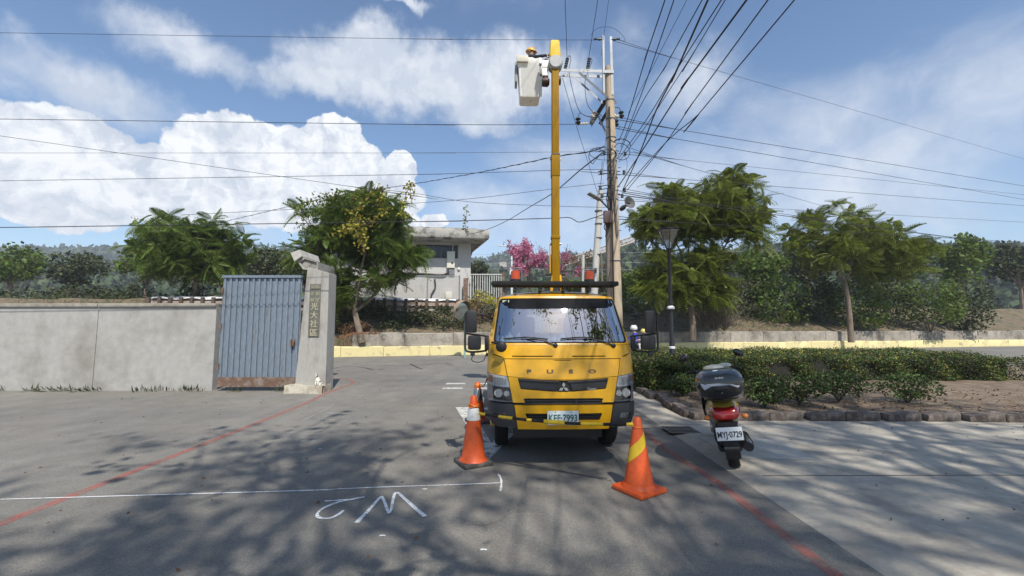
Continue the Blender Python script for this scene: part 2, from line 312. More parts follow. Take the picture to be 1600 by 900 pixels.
# ---------------------------------------------------------------- setting: ground, road, markings
def asphalt():
    m = bpy.data.materials.new('asphalt'); m.use_nodes = True; t = m.node_tree; n = t.nodes; l = t.links; n.clear()
    out = n.new('ShaderNodeOutputMaterial'); b = n.new('ShaderNodeBsdfPrincipled'); g = n.new('ShaderNodeNewGeometry'); pos = g.outputs['Position']
    def nz(s, d=6, r=.6, v=None):
        q = n.new('ShaderNodeTexNoise'); l.new(v or pos, q.inputs['Vector']); q.inputs['Scale'].default_value = s; q.inputs['Detail'].default_value = d; q.inputs['Roughness'].default_value = r; return q.outputs[0]
    def mr_(v, a, b_, c, d):
        q = n.new('ShaderNodeMapRange'); l.new(v, q.inputs[0]); q.inputs[1].default_value = a; q.inputs[2].default_value = b_; q.inputs[3].default_value = c; q.inputs[4].default_value = d; return q.outputs[0]
    def mul(a, b_):
        q = n.new('ShaderNodeMath'); q.operation = 'MULTIPLY'; l.new(a, q.inputs[0]); l.new(b_, q.inputs[1]); return q.outputs[0]
    big = mr_(nz(.35, 5, .55), .3, .7, .84, 1.12); mid = mr_(nz(2.6, 6, .65), .3, .7, .86, 1.12)
    mp = n.new('ShaderNodeMapping'); l.new(pos, mp.inputs[0]); mp.inputs['Scale'].default_value = (1.4, .12, 1)
    streak = mr_(nz(1.3, 4, .6, mp.outputs[0]), .35, .7, .93, 1.06)
    fine = mr_(nz(75, 4, .75), .3, .7, .62, 1.38); grit = mr_(nz(26, 4, .7), .3, .7, .86, 1.14)
    vo = n.new('ShaderNodeTexVoronoi'); vo.feature = 'DISTANCE_TO_EDGE'; vo.inputs['Scale'].default_value = .42
    wv = n.new('ShaderNodeVectorMath'); wv.operation = 'ADD'; l.new(pos, wv.inputs[0]); nn = n.new('ShaderNodeTexNoise'); l.new(pos, nn.inputs['Vector']); nn.inputs['Scale'].default_value = 1.6; nn.inputs['Detail'].default_value = 6; l.new(nn.outputs['Color'], wv.inputs[1]); l.new(wv.outputs[0], vo.inputs['Vector'])
    ck = mr_(vo.outputs[0], 0.0, .007, .62, 1.0); ckm = mr_(nz(.5, 3), .52, .6, 0, 1)
    q = n.new('ShaderNodeMix'); q.data_type = 'FLOAT'; l.new(ckm, q.inputs[0]); q.inputs[2].default_value = 1.0; l.new(ck, q.inputs[3])
    v = mul(mul(mul(mul(big, mid), mul(fine, grit)), streak), q.outputs[0])
    # oil drips and darker stains with shapes of their own
    st = mr_(nz(4.5, 5, .7), .64, .76, 1.0, .72); v = mul(v, st)
    # pale stone chips
    vc = n.new('ShaderNodeTexVoronoi'); vc.inputs['Scale'].default_value = 26; l.new(pos, vc.inputs['Vector']); chip = mr_(vc.outputs['Distance'], .05, .10, 1.0, 0.0)
    sel = n.new('ShaderNodeSeparateColor'); l.new(vc.outputs['Color'], sel.inputs[0]); chip = mul(chip, mr_(sel.outputs[0], .86, .9, 0, 1))
    rgb = n.new('ShaderNodeMix'); rgb.data_type = 'RGBA'; l.new(mr_(nz(.8, 4), .35, .65, 0, 1), rgb.inputs[0]); rgb.inputs[6].default_value = (.214, .199, .170, 1); rgb.inputs[7].default_value = (.184, .176, .157, 1)
    hs = n.new('ShaderNodeHueSaturation'); l.new(rgb.outputs[2], hs.inputs['Color']); l.new(v, hs.inputs['Value'])
    m2 = n.new('ShaderNodeMix'); m2.data_type = 'RGBA'; l.new(chip, m2.inputs[0]); l.new(hs.outputs[0], m2.inputs[6]); m2.inputs[7].default_value = (.36, .34, .30, 1)
    l.new(m2.outputs[2], b.inputs['Base Color']); b.inputs['Roughness'].default_value = .86; b.inputs['Specular IOR Level'].default_value = .35
    bp = n.new('ShaderNodeBump'); bp.inputs['Strength'].default_value = .55; bp.inputs['Distance'].default_value = .006; l.new(nz(170, 4, .7), bp.inputs['Height']); l.new(bp.outputs[0], b.inputs['Normal'])
    l.new(b.outputs[0], out.inputs[0]); return m
M_ASPH = asphalt()
from mathutils.geometry import tessellate_polygon
def worn_paint(name, col, lo=.40, hi=.56, scale=9, mx_=.97):
    m = bpy.data.materials.new(name); m.use_nodes = True; t = m.node_tree; n = t.nodes; l = t.links; n.clear()
    out = n.new('ShaderNodeOutputMaterial'); b = n.new('ShaderNodeBsdfPrincipled'); b.inputs['Base Color'].default_value = tuple(col) + (1,); b.inputs['Roughness'].default_value = .75
    tr = n.new('ShaderNodeBsdfTransparent'); ms = n.new('ShaderNodeMixShader'); g = n.new('ShaderNodeNewGeometry')
    a = n.new('ShaderNodeTexNoise'); l.new(g.outputs['Position'], a.inputs['Vector']); a.inputs['Scale'].default_value = scale; a.inputs['Detail'].default_value = 9; a.inputs['Roughness'].default_value = .72
    r = n.new('ShaderNodeMapRange'); l.new(a.outputs[0], r.inputs[0]); r.inputs[1].default_value = lo; r.inputs[2].default_value = hi; r.inputs[3].default_value = 0.12; r.inputs[4].default_value = mx_
    l.new(r.outputs[0], ms.inputs[0]); l.new(tr.outputs[0], ms.inputs[1]); l.new(b.outputs[0], ms.inputs[2]); l.new(ms.outputs[0], out.inputs[0]); return m
M_WHITE = worn_paint('worn white road paint', (.62, .61, .56), .36, .52); M_RED = worn_paint('worn red road paint', (.48, .15, .115), .38, .68, 7, .78)
M_SPRAY = worn_paint('white spray paint', (.78, .80, .80), .30, .50, 22, .9); M_GHOST = worn_paint('nearly worn off white paint', (.5, .5, .48), .46, .66, 7, .5)

M_EARTH = pm('earth and dry grass', (.16, .125, .08), .95, var=.2, scale=1.3, bump=.6, bscale=9, col2=(.09, .10, .04), world=True)
g = MB(); S_ = 1900
def gfn(u, v): return (-S_ + 2 * S_ * u, -120 + 1120 * v, -.03)
g.grid(gfn, 24, 24); ground = struct(g.build('ground', M_EARTH, recalc=False))
road_poly = [(-40, -30), (2.405, -30), (2.405, 17.15), (60.1, 17.15), (150, 19.5), (150, 62), (60, 40.2), (14.7, 29.6), (-9.8, 22.8), (-60, 20.5), (-150, 18), (-150, 10), (-40, 10)]
def sheet(name, poly, z, mat, parent=None, res=None, th=0.0):
    bm = bmesh.new(); bv_ = [bm.verts.new((x, y, z)) for x, y in poly]
    for t_ in tessellate_polygon([[Vector((x, y, 0)) for x, y in poly]]): bm.faces.new([bv_[i] for i in t_])
    me = bpy.data.meshes.new(name); bmesh.ops.recalc_face_normals(bm, faces=bm.faces[:]); bm.to_mesh(me); bm.free(); me.materials.append(mat)
    if me.polygons[0].normal.z < 0: me.flip_normals()
    o = bpy.data.objects.new(name, me); C.objects.link(o)
    if parent is not None: o.parent = parent
    return o
road = struct(sheet('road', road_poly, 0.0, M_ASPH))
def ribbon(name, pts, w, z, mat, parent=road, n=6, smooth=True, wfn=None):
    pts = [Vector((p[0], p[1], 0)) for p in pts]; pts = smooth_path(pts, n) if smooth else pts
    b = MB(); vs = []
    for i, p in enumerate(pts):
        t = (pts[min(i + 1, len(pts) - 1)] - pts[max(0, i - 1)]).normalized(); q = Vector((-t.y, t.x, 0)); ww = w * (wfn(i / (len(pts) - 1)) if wfn else 1) / 2
        vs += [(p.x + q.x * ww, p.y + q.y * ww, z), (p.x - q.x * ww, p.y - q.y * ww, z)]
    b.add(vs, [(2 * i, 2 * i + 1, 2 * i + 3, 2 * i + 2) for i in range(len(pts) - 1)]); return b.build(name, mat, parent, recalc=False)
def g2(px, py): p = G(px, py); return (p.x, p.y)
# red no-parking lines
ribbon('red_line', [(2.06, -8), (2.08, 2), g2(1125, 757), g2(1062, 717), g2(1008, 677), (2.04, 9), (2.08, 12.5), (2.15, 16)], .10, .004, M_RED)
ribbon('red_line', [(-4.05, -6), (-4.15, 3), g2(462, 637), g2(500, 619), g2(535, 605), g2(551, 599), g2(548, 594.5), g2(533, 592), g2(512, 591), (-8, 13.1)], .11, .004, M_RED)
# short double white lines across the lane, hollow give-way triangle
for (a, b_, c, d) in [(690, 605.8, 723, 607.8), (696, 598.6, 726, 600.6), (745, 598.6, 775, 600.6), (742, 605.8, 775, 607.8)]:
    p, q, r_, s_ = g2(a, c and b_), g2(c, b_), g2(c, d), g2(a, d); sheet('white_line', [g2(a, d), g2(c, d), g2(c + 1, b_), g2(a + 3, b_)], .004, M_WHITE, road)
for k in range(3): x0 = .15 + k * .62; sheet('white_line', [(x0, 10.9), (x0 + .4, 10.9), (x0 + .4, 11.2), (x0, 11.2)], .004, M_WHITE, road)
tri = [(-1.12, 8.75), (.56, 8.75), (-.28, 5.36)]; cx_, w_ = -.28, .27
for poly in ([(-1.12, 8.75), (-.84, 8.75), (-.28, 6.1), (-.28, 5.36)], [(.56, 8.75), (.28, 8.75), (-.28, 6.1), (-.28, 5.36)], [(-.835, 8.75), (.275, 8.75), (.22, 8.49), (-.78, 8.49)]): sheet('give_way_triangle', poly, .004, M_WHITE, road)
# worn hatch marks near the left edge
for k in range(9): p = g2(478 + k * 5.2, 690 - k * 5.6); sheet('worn_white_mark', [(p[0] - .11, p[1] - .03), (p[0] + .11, p[1]), (p[0] + .11, p[1] + .07), (p[0] - .11, p[1] + .04)], .004, M_GHOST, road)
ribbon('worn_white_mark', [g2(466, 662), g2(490, 649), g2(510, 640), g2(522, 631)], .04, .004, M_GHOST)
# surveyor's spray marks: a long line with a tick, a 2 and an M
sw = lambda t: .75 + .5 * math.sin(t * 9) ** 2
ribbon('spray_line', [(-6.2, 4.05), g2(462, 767.5), g2(520, 765), g2(600, 761.5), g2(665, 759.5), g2(720, 757.5), g2(783, 755)], .018, .005, M_SPRAY, wfn=sw)
ribbon('spray_line', [g2(778, 741), g2(782, 747), g2(783.5, 756), g2(782, 768)], .02, .0055, M_SPRAY, wfn=sw)
ribbon('spray_mark', [g2(507, 783.5), g2(520, 783), g2(545, 781), g2(570, 777)], .024, .005, M_SPRAY, wfn=sw)
ribbon('spray_mark', [g2(555, 780.5), g2(530, 785), g2(505, 795), g2(495.5, 804.5), g2(500, 810), g2(515, 810.5), g2(528, 805), g2(537, 798)], .026, .0055, M_SPRAY, wfn=sw)
ribbon('spray_mark', [g2(557, 817.5), g2(575, 799), g2(590, 782), g2(596.5, 776)], .026, .005, M_SPRAY, wfn=lambda t: 1.5 - .7 * t)
ribbon('spray_mark', [g2(596, 776), g2(600, 783), g2(605, 797), g2(608, 803)], .026, .006, M_SPRAY)
ribbon('spray_mark', [g2(607.5, 803.5), g2(611, 797), g2(614, 782), g2(617, 772.5), g2(622, 771), g2(632, 780), g2(650, 796), g2(664, 808)], .026, .0065, M_SPRAY, wfn=lambda t: .8 + .7 * t)
for (x, y) in [(663, 765), (500, 702), (755, 860), (597, 838)]:
    p = g2(x, y); ribbon('spray_mark', [(p[0] - .02, p[1]), (p[0], p[1] + .006), (p[0] + .025, p[1])], .02, .005, M_SPRAY)

M_CRK = worn_paint('tar filled crack', (.030, .030, .032), .36, .52, 8, .85)
for cr in ([(514, 577), (540, 573), (565, 574), (585, 578), (600, 576)], [(560, 572), (600, 571), (640, 572), (690, 568), (708, 571)], [(640, 568), (652, 574), (660, 577)], [(800, 722), (850, 731), (905, 742), (955, 752)]):
    ribbon('crack', [g2(*p) for p in cr], .014 if cr[0][1] > 600 else .07, .0045, M_CRK, wfn=lambda t: .5 + abs(math.sin(t * 17)))
# right-hand concrete pavement with its dropped edge
M_CONC = pm('light concrete pavement', (.40, .365, .30), .9, var=.12, scale=1.7, bump=.35, bscale=30, col2=(.27, .245, .205), cthr=(.45, .7), world=True)
walk = MB()
wl = [(2.40, -30, 0.0), (2.40, 17.2, 0.0), (2.62, -30, .035), (2.62, 17.2, .035), (60, -30, .035), (60, 17.2, .035)]
walk.add(wl, [(0, 2, 3, 1), (2, 4, 5, 3)]); walk.add([(2.40, 17.2, -.02), (60, 17.2, -.02), (60, 17.2, .035), (2.62, 17.2, .035), (2.4, 17.2, 0)], [(0, 1, 2, 3, 4)])
sidewalk = struct(walk.build('sidewalk', M_CONC, smooth=False, recalc=False))
for k in range(5):
    y = 2.3 + 2.4 * k; ribbon('joint', [(2.63, y), (5, y + .02), (9, y)], .012, .0395, pm('joint dirt', (.09, .08, .07), .95), sidewalk, smooth=False)
sheet('concrete_patch', [(2.66, 5.3), (3.6, 5.25), (3.7, 6.2), (2.66, 6.32)], .0385, pm('newer pale concrete', (.46, .44, .39), .9, var=.08, scale=3, bump=.2, world=True), sidewalk)
M_SLOT = pm('slot shade dark', (.05, .045, .04), .7, .6, var=.2, scale=20)
dc = thing('drain_grate', 'dark slotted drain grate set in the light concrete pavement near the scooter', 'drain grate', (2.56, 6.75, .035))
MB().box((0, 0, .003), (.46, .42, .006)).build('frame', pm('grate concrete', (.20, .185, .155), .9, var=.15, scale=9), dc)
for r_ in range(2):
    for k in range(13):
        MB().box((-.19 + k * .030 + (.02 if r_ else 0), -.1 + .2 * r_, .0065), (.014, .14, .003), rot=(0, 0, R(16))).build('slat_or_slot', M_SLOT, dc, smooth=False)  # dark strips on the plate stand for the shade in its open slots

# planter edging stones, soil
M_SOIL = pm('dry soil with litter', (.15, .105, .07), .97, var=.25, scale=5, bump=.9, bscale=22, col2=(.24, .19, .13), world=True)
from mathutils import noise as _mn
def mnoise(a, b): return _mn.noise(Vector((a, b, 3.3)))
sb = MB(); sb.grid(lambda u, v: (3.1 + 27 * u, 7.55 + 9.7 * v, .085 + .035 * mnoise(u * 40, v * 15) + .012 * mnoise(u * 160, v * 60)), 120, 24)
soil = struct(sb.build('soil_bed', M_SOIL, recalc=False))
M_KERB = pm('weathered brown edging stone', (.085, .065, .055), .9, var=.2, scale=9, bump=.6, bscale=40, col2=(.2, .17, .15))
edge = tag(bpy.data.objects.new('planter_edging', None), 'low border of weathered brown stones edging the soil bed under the hedge', 'stone edging'); C.objects.link(edge)
stone_me = []
def rough_stone(L_, w, h, seed):
    q = random.Random(seed); b = MB().box((0, 0, 0), (L_, w, h), bev=min(w, h) * .16); b.v = [(x + q.uniform(-.008, .008), y + q.uniform(-.008, .008), z + q.uniform(-.008, .008)) for x, y, z in b.v]; return b
for i in range(6):
    o = rough_stone(.58, .17, .15, i).build('stone', M_KERB, edge); stone_me.append(o.data); o.location = (0, 0, 0)
    bpy.data.objects.remove(o)
def stone_at(x, y, rz, i):
    o = bpy.data.objects.new('stone', stone_me[i % 6]); C.objects.link(o); o.parent = edge; o.location = (x, y, .09); o.rotation_euler = (R(random.uniform(-4, 4)), R(random.uniform(-5, 5)), rz)
for i in range(5): stone_at(3.06 + (.0 if i != 2 else .1), 10.4 - i * .62, R(90 + random.uniform(-4, 4)), i)
for i in range(13): stone_at(3.35 + .63 * i + random.uniform(-.05, .05), 7.5 + random.uniform(-.03, .03) - .02 * i, R(random.uniform(-4, 4)), i)

# ---------------------------------------------------------------- setting: bank, walls, hills
def wallY(x): return float(np.interp(x, [-150, -60, -9.8, 14.7, 60, 150], [17.8, 20.4, 22.75, 29.5, 40, 61.5]))
def bankz(x, d):
    z0 = float(np.interp(x, [-60, -10.4, -8.4, 60], [.50, .55, 1.16, 1.16])); return float(np.interp(d, [.0, .35, 1.5, 3.0, 3.5, 4.5, 60], [z0, z0 + .05, 1.75, 2.35, 2.5, 3.3, 3.45]))
bb = MB(); nx = 380
def bankf(u, v):
    x = -140 + 285 * u; j_ = int(round(v * 15)); d = [0.30, 0.30, .45, .7, 1.1, 1.5, 2.0, 2.5, 3.0, 3.5, 4.0, 4.5, 6, 12, 30, 60][j_]
    if j_ == 0: return (x, wallY(x) + d, -.1)
    return (x, wallY(x) + d, bankz(x, d) + .07 * math.sin(x * 2.3 + d * 3) * math.sin(x * .7 - d) - .02)
bb.grid(bankf, nx, 15); bank = struct(bb.build('earth_bank', pm('bank earth', (.15, .11, .07), .97, var=.25, scale=2.2, bump=.8, bscale=12, col2=(.07, .075, .035), world=True), recalc=False))

M_YEL = pm('flaking yellow wall paint', (.68, .59, .30), .85, var=.06, scale=2.3, bump=.4, bscale=18, col2=(.36, .31, .21), cthr=(.55, .68), world=True)
M_OLDC = pm('stained old concrete', (.31, .28, .235), .93, var=.16, scale=1.1, bump=.5, bscale=14, col2=(.13, .115, .095), cthr=(.45, .68), world=True)
rw = thing('retaining_wall', 'low roadside wall with yellow painted base and stained concrete top below the bank', 'wall', (0, 0, 0))
def wall_seg(x0, x1, z0, z1, y_off, th, name, mat, wob=.012, seed=0):
    q = random.Random(seed); b = MB(); n = 8; vs = []
    prof = [(0, z0), (0, z1 - .04), (.04, z1), (th, z1), (th, z0)]
    for i in range(n + 1):
        x = x0 + (x1 - x0) * i / n; y = wallY(x) + y_off; 
        for j, (d, z) in enumerate(prof): vs.append((x, y + d + (q.uniform(-wob, wob) if j in (0, 1) else 0), z + (q.uniform(-wob * 1.6, wob * 1.6) if j in (1, 2, 3) else 0)))
    m = len(prof); fs = [(i * m + j, i * m + (j + 1) % m, (i + 1) * m + (j + 1) % m, (i + 1) * m + j) for i in range(n) for j in range(m)] + [tuple(range(m)), tuple(n * m + j for j in range(m))[::-1]]
    return b.add(vs, fs).build(name, mat, rw)
x = -21.0; k = 0
while x < 62:
    w = 2.35 + .3 * math.sin(k * 2.1); wall_seg(x, x + w - .02, -.02, .53 + .02 * math.sin(k * 5), -.05, .3, 'painted_block', M_YEL, seed=k); x += w; k += 1
x = -8.5
while x < 62:
    w = 2.6; wall_seg(x, x + w - .02, .50, 1.25 + .02 * math.sin(k * 3), .12, .25, 'concrete_panel', M_OLDC, .01, seed=k); x += w; k += 1

# hills
M_HILL = pm('forested hillside', (.024, .036, .016), .95, var=.35, scale=.055, bump=1.0, bscale=.5, col2=(.045, .055, .024), world=True, detail=9)
M_CANOPY = pm('forest canopy leaves', (.040, .062, .024), .9, var=.3, scale=.02, island=.55, world=True, col2=(.075, .08, .03), cthr=(.5, .7))
def ridge(name, D0, D1, tops, amp, nu=420, nv=46, seed=1, mat=M_HILL, leafn=60000, lsz=5.0):
    xs = [a for a, _ in tops]; ys = [b for _, b in tops]; from mathutils import noise as mn
    b = MB()
    def f(u, v):
        px = -700 + 3000 * u; D = D0 + (D1 - D0) * v; top = P(px, float(np.interp(px, xs, ys)), D1).z
        prof = min(1, v * 1.25) ** .8 if v < .8 else 1 - (v - .8) * .1
        X = (px - 800) / FPX * D; z = -2 + (top + 2) * prof; s = 1 / amp
        bump = (mn.noise(Vector((X * .12 * s * 3, D * .12 * s * 3, seed))) * .9 + mn.noise(Vector((X * .33 * s * 3, D * .33 * s * 3, seed + 5))) * .5) * amp * (1 if v > .02 else 0)
        return (X, D, z + bump + mn.noise(Vector((X * .012, D * .012, seed + 9))) * amp * 2 * (1 - prof))
    b.grid(f, nu, nv); o = struct(b.build(name, mat, recalc=False, angle=80)); q = np.random.default_rng(seed); V = np.array(b.v); n = leafn
    idx = q.integers(0, len(V), n); c = V[idx] + q.normal(0, 1, (n, 3)) * np.array([lsz * .8, lsz * .8, lsz * .35]); c[:, 2] += lsz * .1
    cn = stuff(quads('forest_canopy', leaves(c, lsz, .7, 0, .8, seed), M_CANOPY, o)); return o
ridge('far_hills', 420, 760, [(-700, 400), (-100, 404), (300, 398), (480, 402), (735, 418), (748, 415), (757, 420), (768, 417), (782, 411), (800, 407), (815, 411), (850, 415), (900, 411), (1000, 414), (1300, 398), (1700, 405), (2300, 400)], 3.4, seed=2, leafn=90000, lsz=7.5)
ridge('near_hills', 130, 300, [(-700, 432), (300, 428), (600, 440), (735, 440), (860, 440), (900, 434), (935, 418), (960, 408), (985, 400), (1000, 404), (1020, 410), (1060, 417), (1150, 410), (1300, 392), (1500, 402), (2300, 410)], 2.2, seed=4, leafn=110000, lsz=3.6)

# ---------------------------------------------------------------- house behind the chain-link fence
M_PLAS = pm('grey white plaster', (.50, .49, .47), .9, var=.05, scale=1.6, bump=.2, bscale=20, col2=(.36, .35, .33), cthr=(.55, .8))
M_ROOF = pm('mildewed roof concrete', (.36, .345, .31), .92, var=.12, scale=1.8, bump=.5, bscale=12, col2=(.085, .08, .075), cthr=(.47, .66))
M_DARKW = pm('dark window glass', (.02, .025, .03), .12, var=.05); M_GREYM = pm('grey painted metal', (.22, .23, .24), .5, .4, var=.1)
hs_ = thing('flat_roofed_house', 'single storey grey plaster house with thick stained concrete roof slab above the bank', 'house', (-2.98, 31.0, 3.35), R(8))
H = 4.28
# front wall with window opening, built of strips round the hole
wx0, wx1, wz0, wz1 = -3.9, -.92, 3.1, 4.1
hb = MB(); hb.box(((wx1) / 2, .1, H / 2), (-wx1, .2, H)); hb.box(((wx0 - 9.2) / 2, .1, H / 2), (wx0 + 9.2, .2, H)); hb.box(((wx0 + wx1) / 2, .1, wz0 / 2), (wx1 - wx0, .2, wz0)); hb.box(((wx0 + wx1) / 2, .1, (wz1 + H) / 2), (wx1 - wx0, .2, H - wz1))
hb.box((-.1, 4.2, H / 2), (.2, 8, H)); hb.box((-9.1, 4.2, H / 2), (.2, 8, H)); hb.box((-4.6, 8.1, H / 2), (9, .2, H)); hb.build('wall', M_PLAS, hs_, smooth=False)
wf = MB(); 
for x in np.linspace(wx0, wx1, 6): wf.box((x, .08, (wz0 + wz1) / 2), (.05, .07, wz1 - wz0))
wf.box(((wx0 + wx1) / 2, .08, wz0 + .02), (wx1 - wx0, .08, .05)); wf.box(((wx0 + wx1) / 2, .08, wz1 - .02), (wx1 - wx0, .08, .05)); wfo = wf.build('window', M_GREYM, hs_, smooth=False)
xs = np.linspace(wx0, wx1, 6)
for i in range(5): MB().box(((xs[i] + xs[i + 1]) / 2, .12, (wz0 + wz1) / 2), (xs[1] - xs[0] - .06, .012, wz1 - wz0 - .06)).build('pane', M_DARKW, wfo, smooth=False)
rp = [(-10.6, -1.5), (1.2, -1.5), (.35, 4.0), (.3, 9.0), (-10.6, 9)]
rm = MB()
def rring(ins, z): 
    cx0 = sum(p[0] for p in rp) / 5; cy0 = sum(p[1] for p in rp) / 5; return [(p[0] + (cx0 - p[0]) * ins, p[1] + (cy0 - p[1]) * ins, z) for p in rp]
rings = [rring(.012, H), rring(0, H + .1), rring(0, H + .58), rring(.012, H + .70)]; vs = [v for r_ in rings for v in r_]
rm.add(vs, [(k * 5 + i, k * 5 + (i + 1) % 5, (k + 1) * 5 + (i + 1) % 5, (k + 1) * 5 + i) for k in range(3) for i in range(5)] + [tuple(range(5)), tuple(15 + i for i in range(5))])
rm.box((-4.7, 3.5, H + .78), (10, 9, .16)); rm.build('roof', M_ROOF, hs_, angle=60)
M_CREAM = pm('cream enclosure', (.72, .70, .60), .5, var=.04, scale=3)
eb = MB().box((-1.43, -.12, 3.0), (.56, .24, 1.2), bev=.02).build('meter_cabinet', M_CREAM, hs_); MB().box((-1.33, -.25, 2.75), (.13, .02, .12)).build('latch', pm('black plastic', (.02, .02, .022), .5), eb)
MB().tube(smooth_path([(-1.3, -.1, 3.6), (-1.3, -.1, 3.98), (-1.2, -.1, 4.1), (-.8, -.08, 4.13)]), .045, 8).build('conduit', pm('pale grey pipe', (.5, .5, .49), .6), hs_)
MB().box((-1.35, -.08, 2.15), (.4, .14, .45)).build('junction_box', M_GREYM, hs_)
M_BLK = pm('black rubber hose', (.03, .03, .03), .6, var=.2)
MB().tube(smooth_path([(-5.6, -.1, 2.6), (-5.2, -.14, 2.2), (-4.6, -.1, 2.0), (-3.2, -.1, 1.95), (-2.0, -.12, 1.9), (-1.5, -.1, 2.15)]), .07, 8).build('hose', M_BLK, hs_)
MB().tube(smooth_path([(-2.55, -.1, 1.6), (-2.5, -.12, 1.0), (-2.75, -.1, .5), (-2.8, -.1, .0)]), .055, 8).build('drain_pipe', M_BLK, hs_)
MB().box((-1.55, -.15, .45), (.45, .25, .5), bev=.015).build('air_vent_box', M_CREAM, hs_)
MB().sphere((-.85, -.05, 2.35), (.11, .09, .13)).build('wall_lamp', M_CREAM, hs_); MB().sphere((-.75, -.05, 3.75), (.1, .08, .08)).build('wall_lamp', M_CREAM, hs_)

# chain link fence in front of the house
M_GALV = pm('galvanised steel', (.32, .34, .34), .5, .6, var=.15, scale=8)
cl = thing('chain_link_fence', 'wire mesh fence with thin grey posts in front of the grey house', 'fence', (0, 29.2, 3.4))
for px in (490, 545, 602, 668, 718): MB().tube([(P(px, 440, 29.2).x, 0, 0), (P(px, 440, 29.2).x, 0, 1.66)], .045, 8).build('post', M_GALV, cl)
xa, xb = P(490, 440, 29.2).x, P(718, 440, 29.2).x; MB().tube([(xa, 0, 1.6), (xb, 0, 1.6)], .028, 6).build('rail', M_GALV, cl)
mb_ = MB(); h_ = 1.55; k = xa - h_
while k < xb:
    for s in (1, -1):
        a = Vector((k, 0, 0)) if s > 0 else Vector((k + h_, .006, 0)); b_ = Vector((k + h_, 0, h_)) if s > 0 else Vector((k, .006, h_))
        t0 = max(0, (xa - min(a.x, b_.x)) / h_); t1 = min(1, (xb - min(a.x, b_.x)) / h_)
        if t1 > t0:
            if s > 0: mb_.tube([a.lerp(b_, t0), a.lerp(b_, t1)], .0045, 3, cap=False)
            else: mb_.tube([b_.lerp(a, t0), b_.lerp(a, t1)], .0045, 3, cap=False)
    k += .11
stuff(mb_.build('wire_mesh', M_GALV, cl, smooth=False))
# metal bar fence right of the house
M_WHM = pm('weathered white metal', (.50, .50, .48), .6, .2, var=.12, scale=9, col2=(.3, .24, .2), cthr=(.6, .8))
bf = thing('bar_fence', 'tall pale metal fence of upright bars between two rusty brown posts', 'fence', (0, 30.5, 2.7)); xa, xb = P(736, 430, 30.5).x, P(783, 430, 30.5).x
for i in range(14): x = xa + (xb - xa) * i / 13; MB().box((x, 0, 1.33), (.055, .04, 2.6)).build('bar', M_WHM, bf, smooth=False)
for z in (.12, 2.56): MB().box(((xa + xb) / 2, -.045, z), (xb - xa + .1, .04, .07)).build('rail', M_WHM, bf, smooth=False)
M_RUST = pm('rusty brown steel', (.16, .095, .065), .8, .2, var=.25, scale=6, bump=.4, col2=(.25, .2, .17))
for px, h, w in ((728, 2.2, .3), (786.5, 2.6, .16)): MB().box((P(px, 430, 30.5).x, -.1, h / 2 + .1), (w, .2, h)).build('post', M_RUST, bf, smooth=False)
# parapet of posts and boards, tarpaulin on the ledge above
M_BRN = pm('weathered brown concrete post', (.12, .085, .065), .9, var=.2, scale=5, bump=.5); M_RAIL = pm('faded boards', (.33, .24, .19), .88, var=.2, scale=2.5, bump=.3, col2=(.40, .38, .35))
pr = thing('bank_railing', 'low railing of brown posts and faded boards along the top of the bank', 'railing', (0, 0, 0))
def railY(x): return wallY(x) + 3.35
for i in range(30):
    x = -21.5 + i * .62
    if x > -3.5: break
    MB().box((x, railY(x), 2.83), (.17, .15, 1.0), bev=.012).build('post', M_BRN, pr)
for z, hh in ((3.0, .22), (2.62, .16)):
    for i in range(6):
        x0 = -21.6 + i * 3.03; x1 = x0 + 3.0; c = ((x0 + x1) / 2, (railY(x0) + railY(x1)) / 2 + .11, z); MB().box(c, (3.05, .05, hh), rot=(0, 0, math.atan2(railY(x1) - railY(x0), x1 - x0))).build('board', M_RAIL, pr, smooth=False)
lb = MB(); lb.grid(lambda u, v: (-21.5 + 18.0 * u, railY(-21.5 + 18.0 * u) + .1 + 1.9 * v, 3.36 + .05 * math.sin(u * 60) * math.sin(v * 9 + 2) - (.12 if v < .01 else 0) + .05 * v), 90, 10)
M_TARP = pm('crumpled white sheeting', (.66, .66, .67), .6, var=.15, scale=2.2, bump=.8, bscale=5, col2=(.36, .37, .40), cthr=(.5, .62))
lo = tag(lb.build('tarpaulin', M_TARP, recalc=False), 'crumpled white sheeting lying along the ledge above the railing', 'tarpaulin')
sb2 = MB(); sb2.grid(lambda u, v: (-21.5 + 18.0 * u, railY(-21.5 + 18.0 * u) + .25 + 2.2 * (v > .5), 2.2 + 1.07 * (1 if v > .25 else 0)), 20, 3); lg = MB()
for i in range(6):
    x0 = -21.6 + i * 3.03; lg.box((x0 + 1.5, railY(x0 + 1.5) + 1.25, 2.75), (3.03, 1.9, 1.0), rot=(0, 0, math.atan2(railY(x0 + 3) - railY(x0), 3)))
struct(lg.build('bank_ledge', M_OLDC, smooth=False))

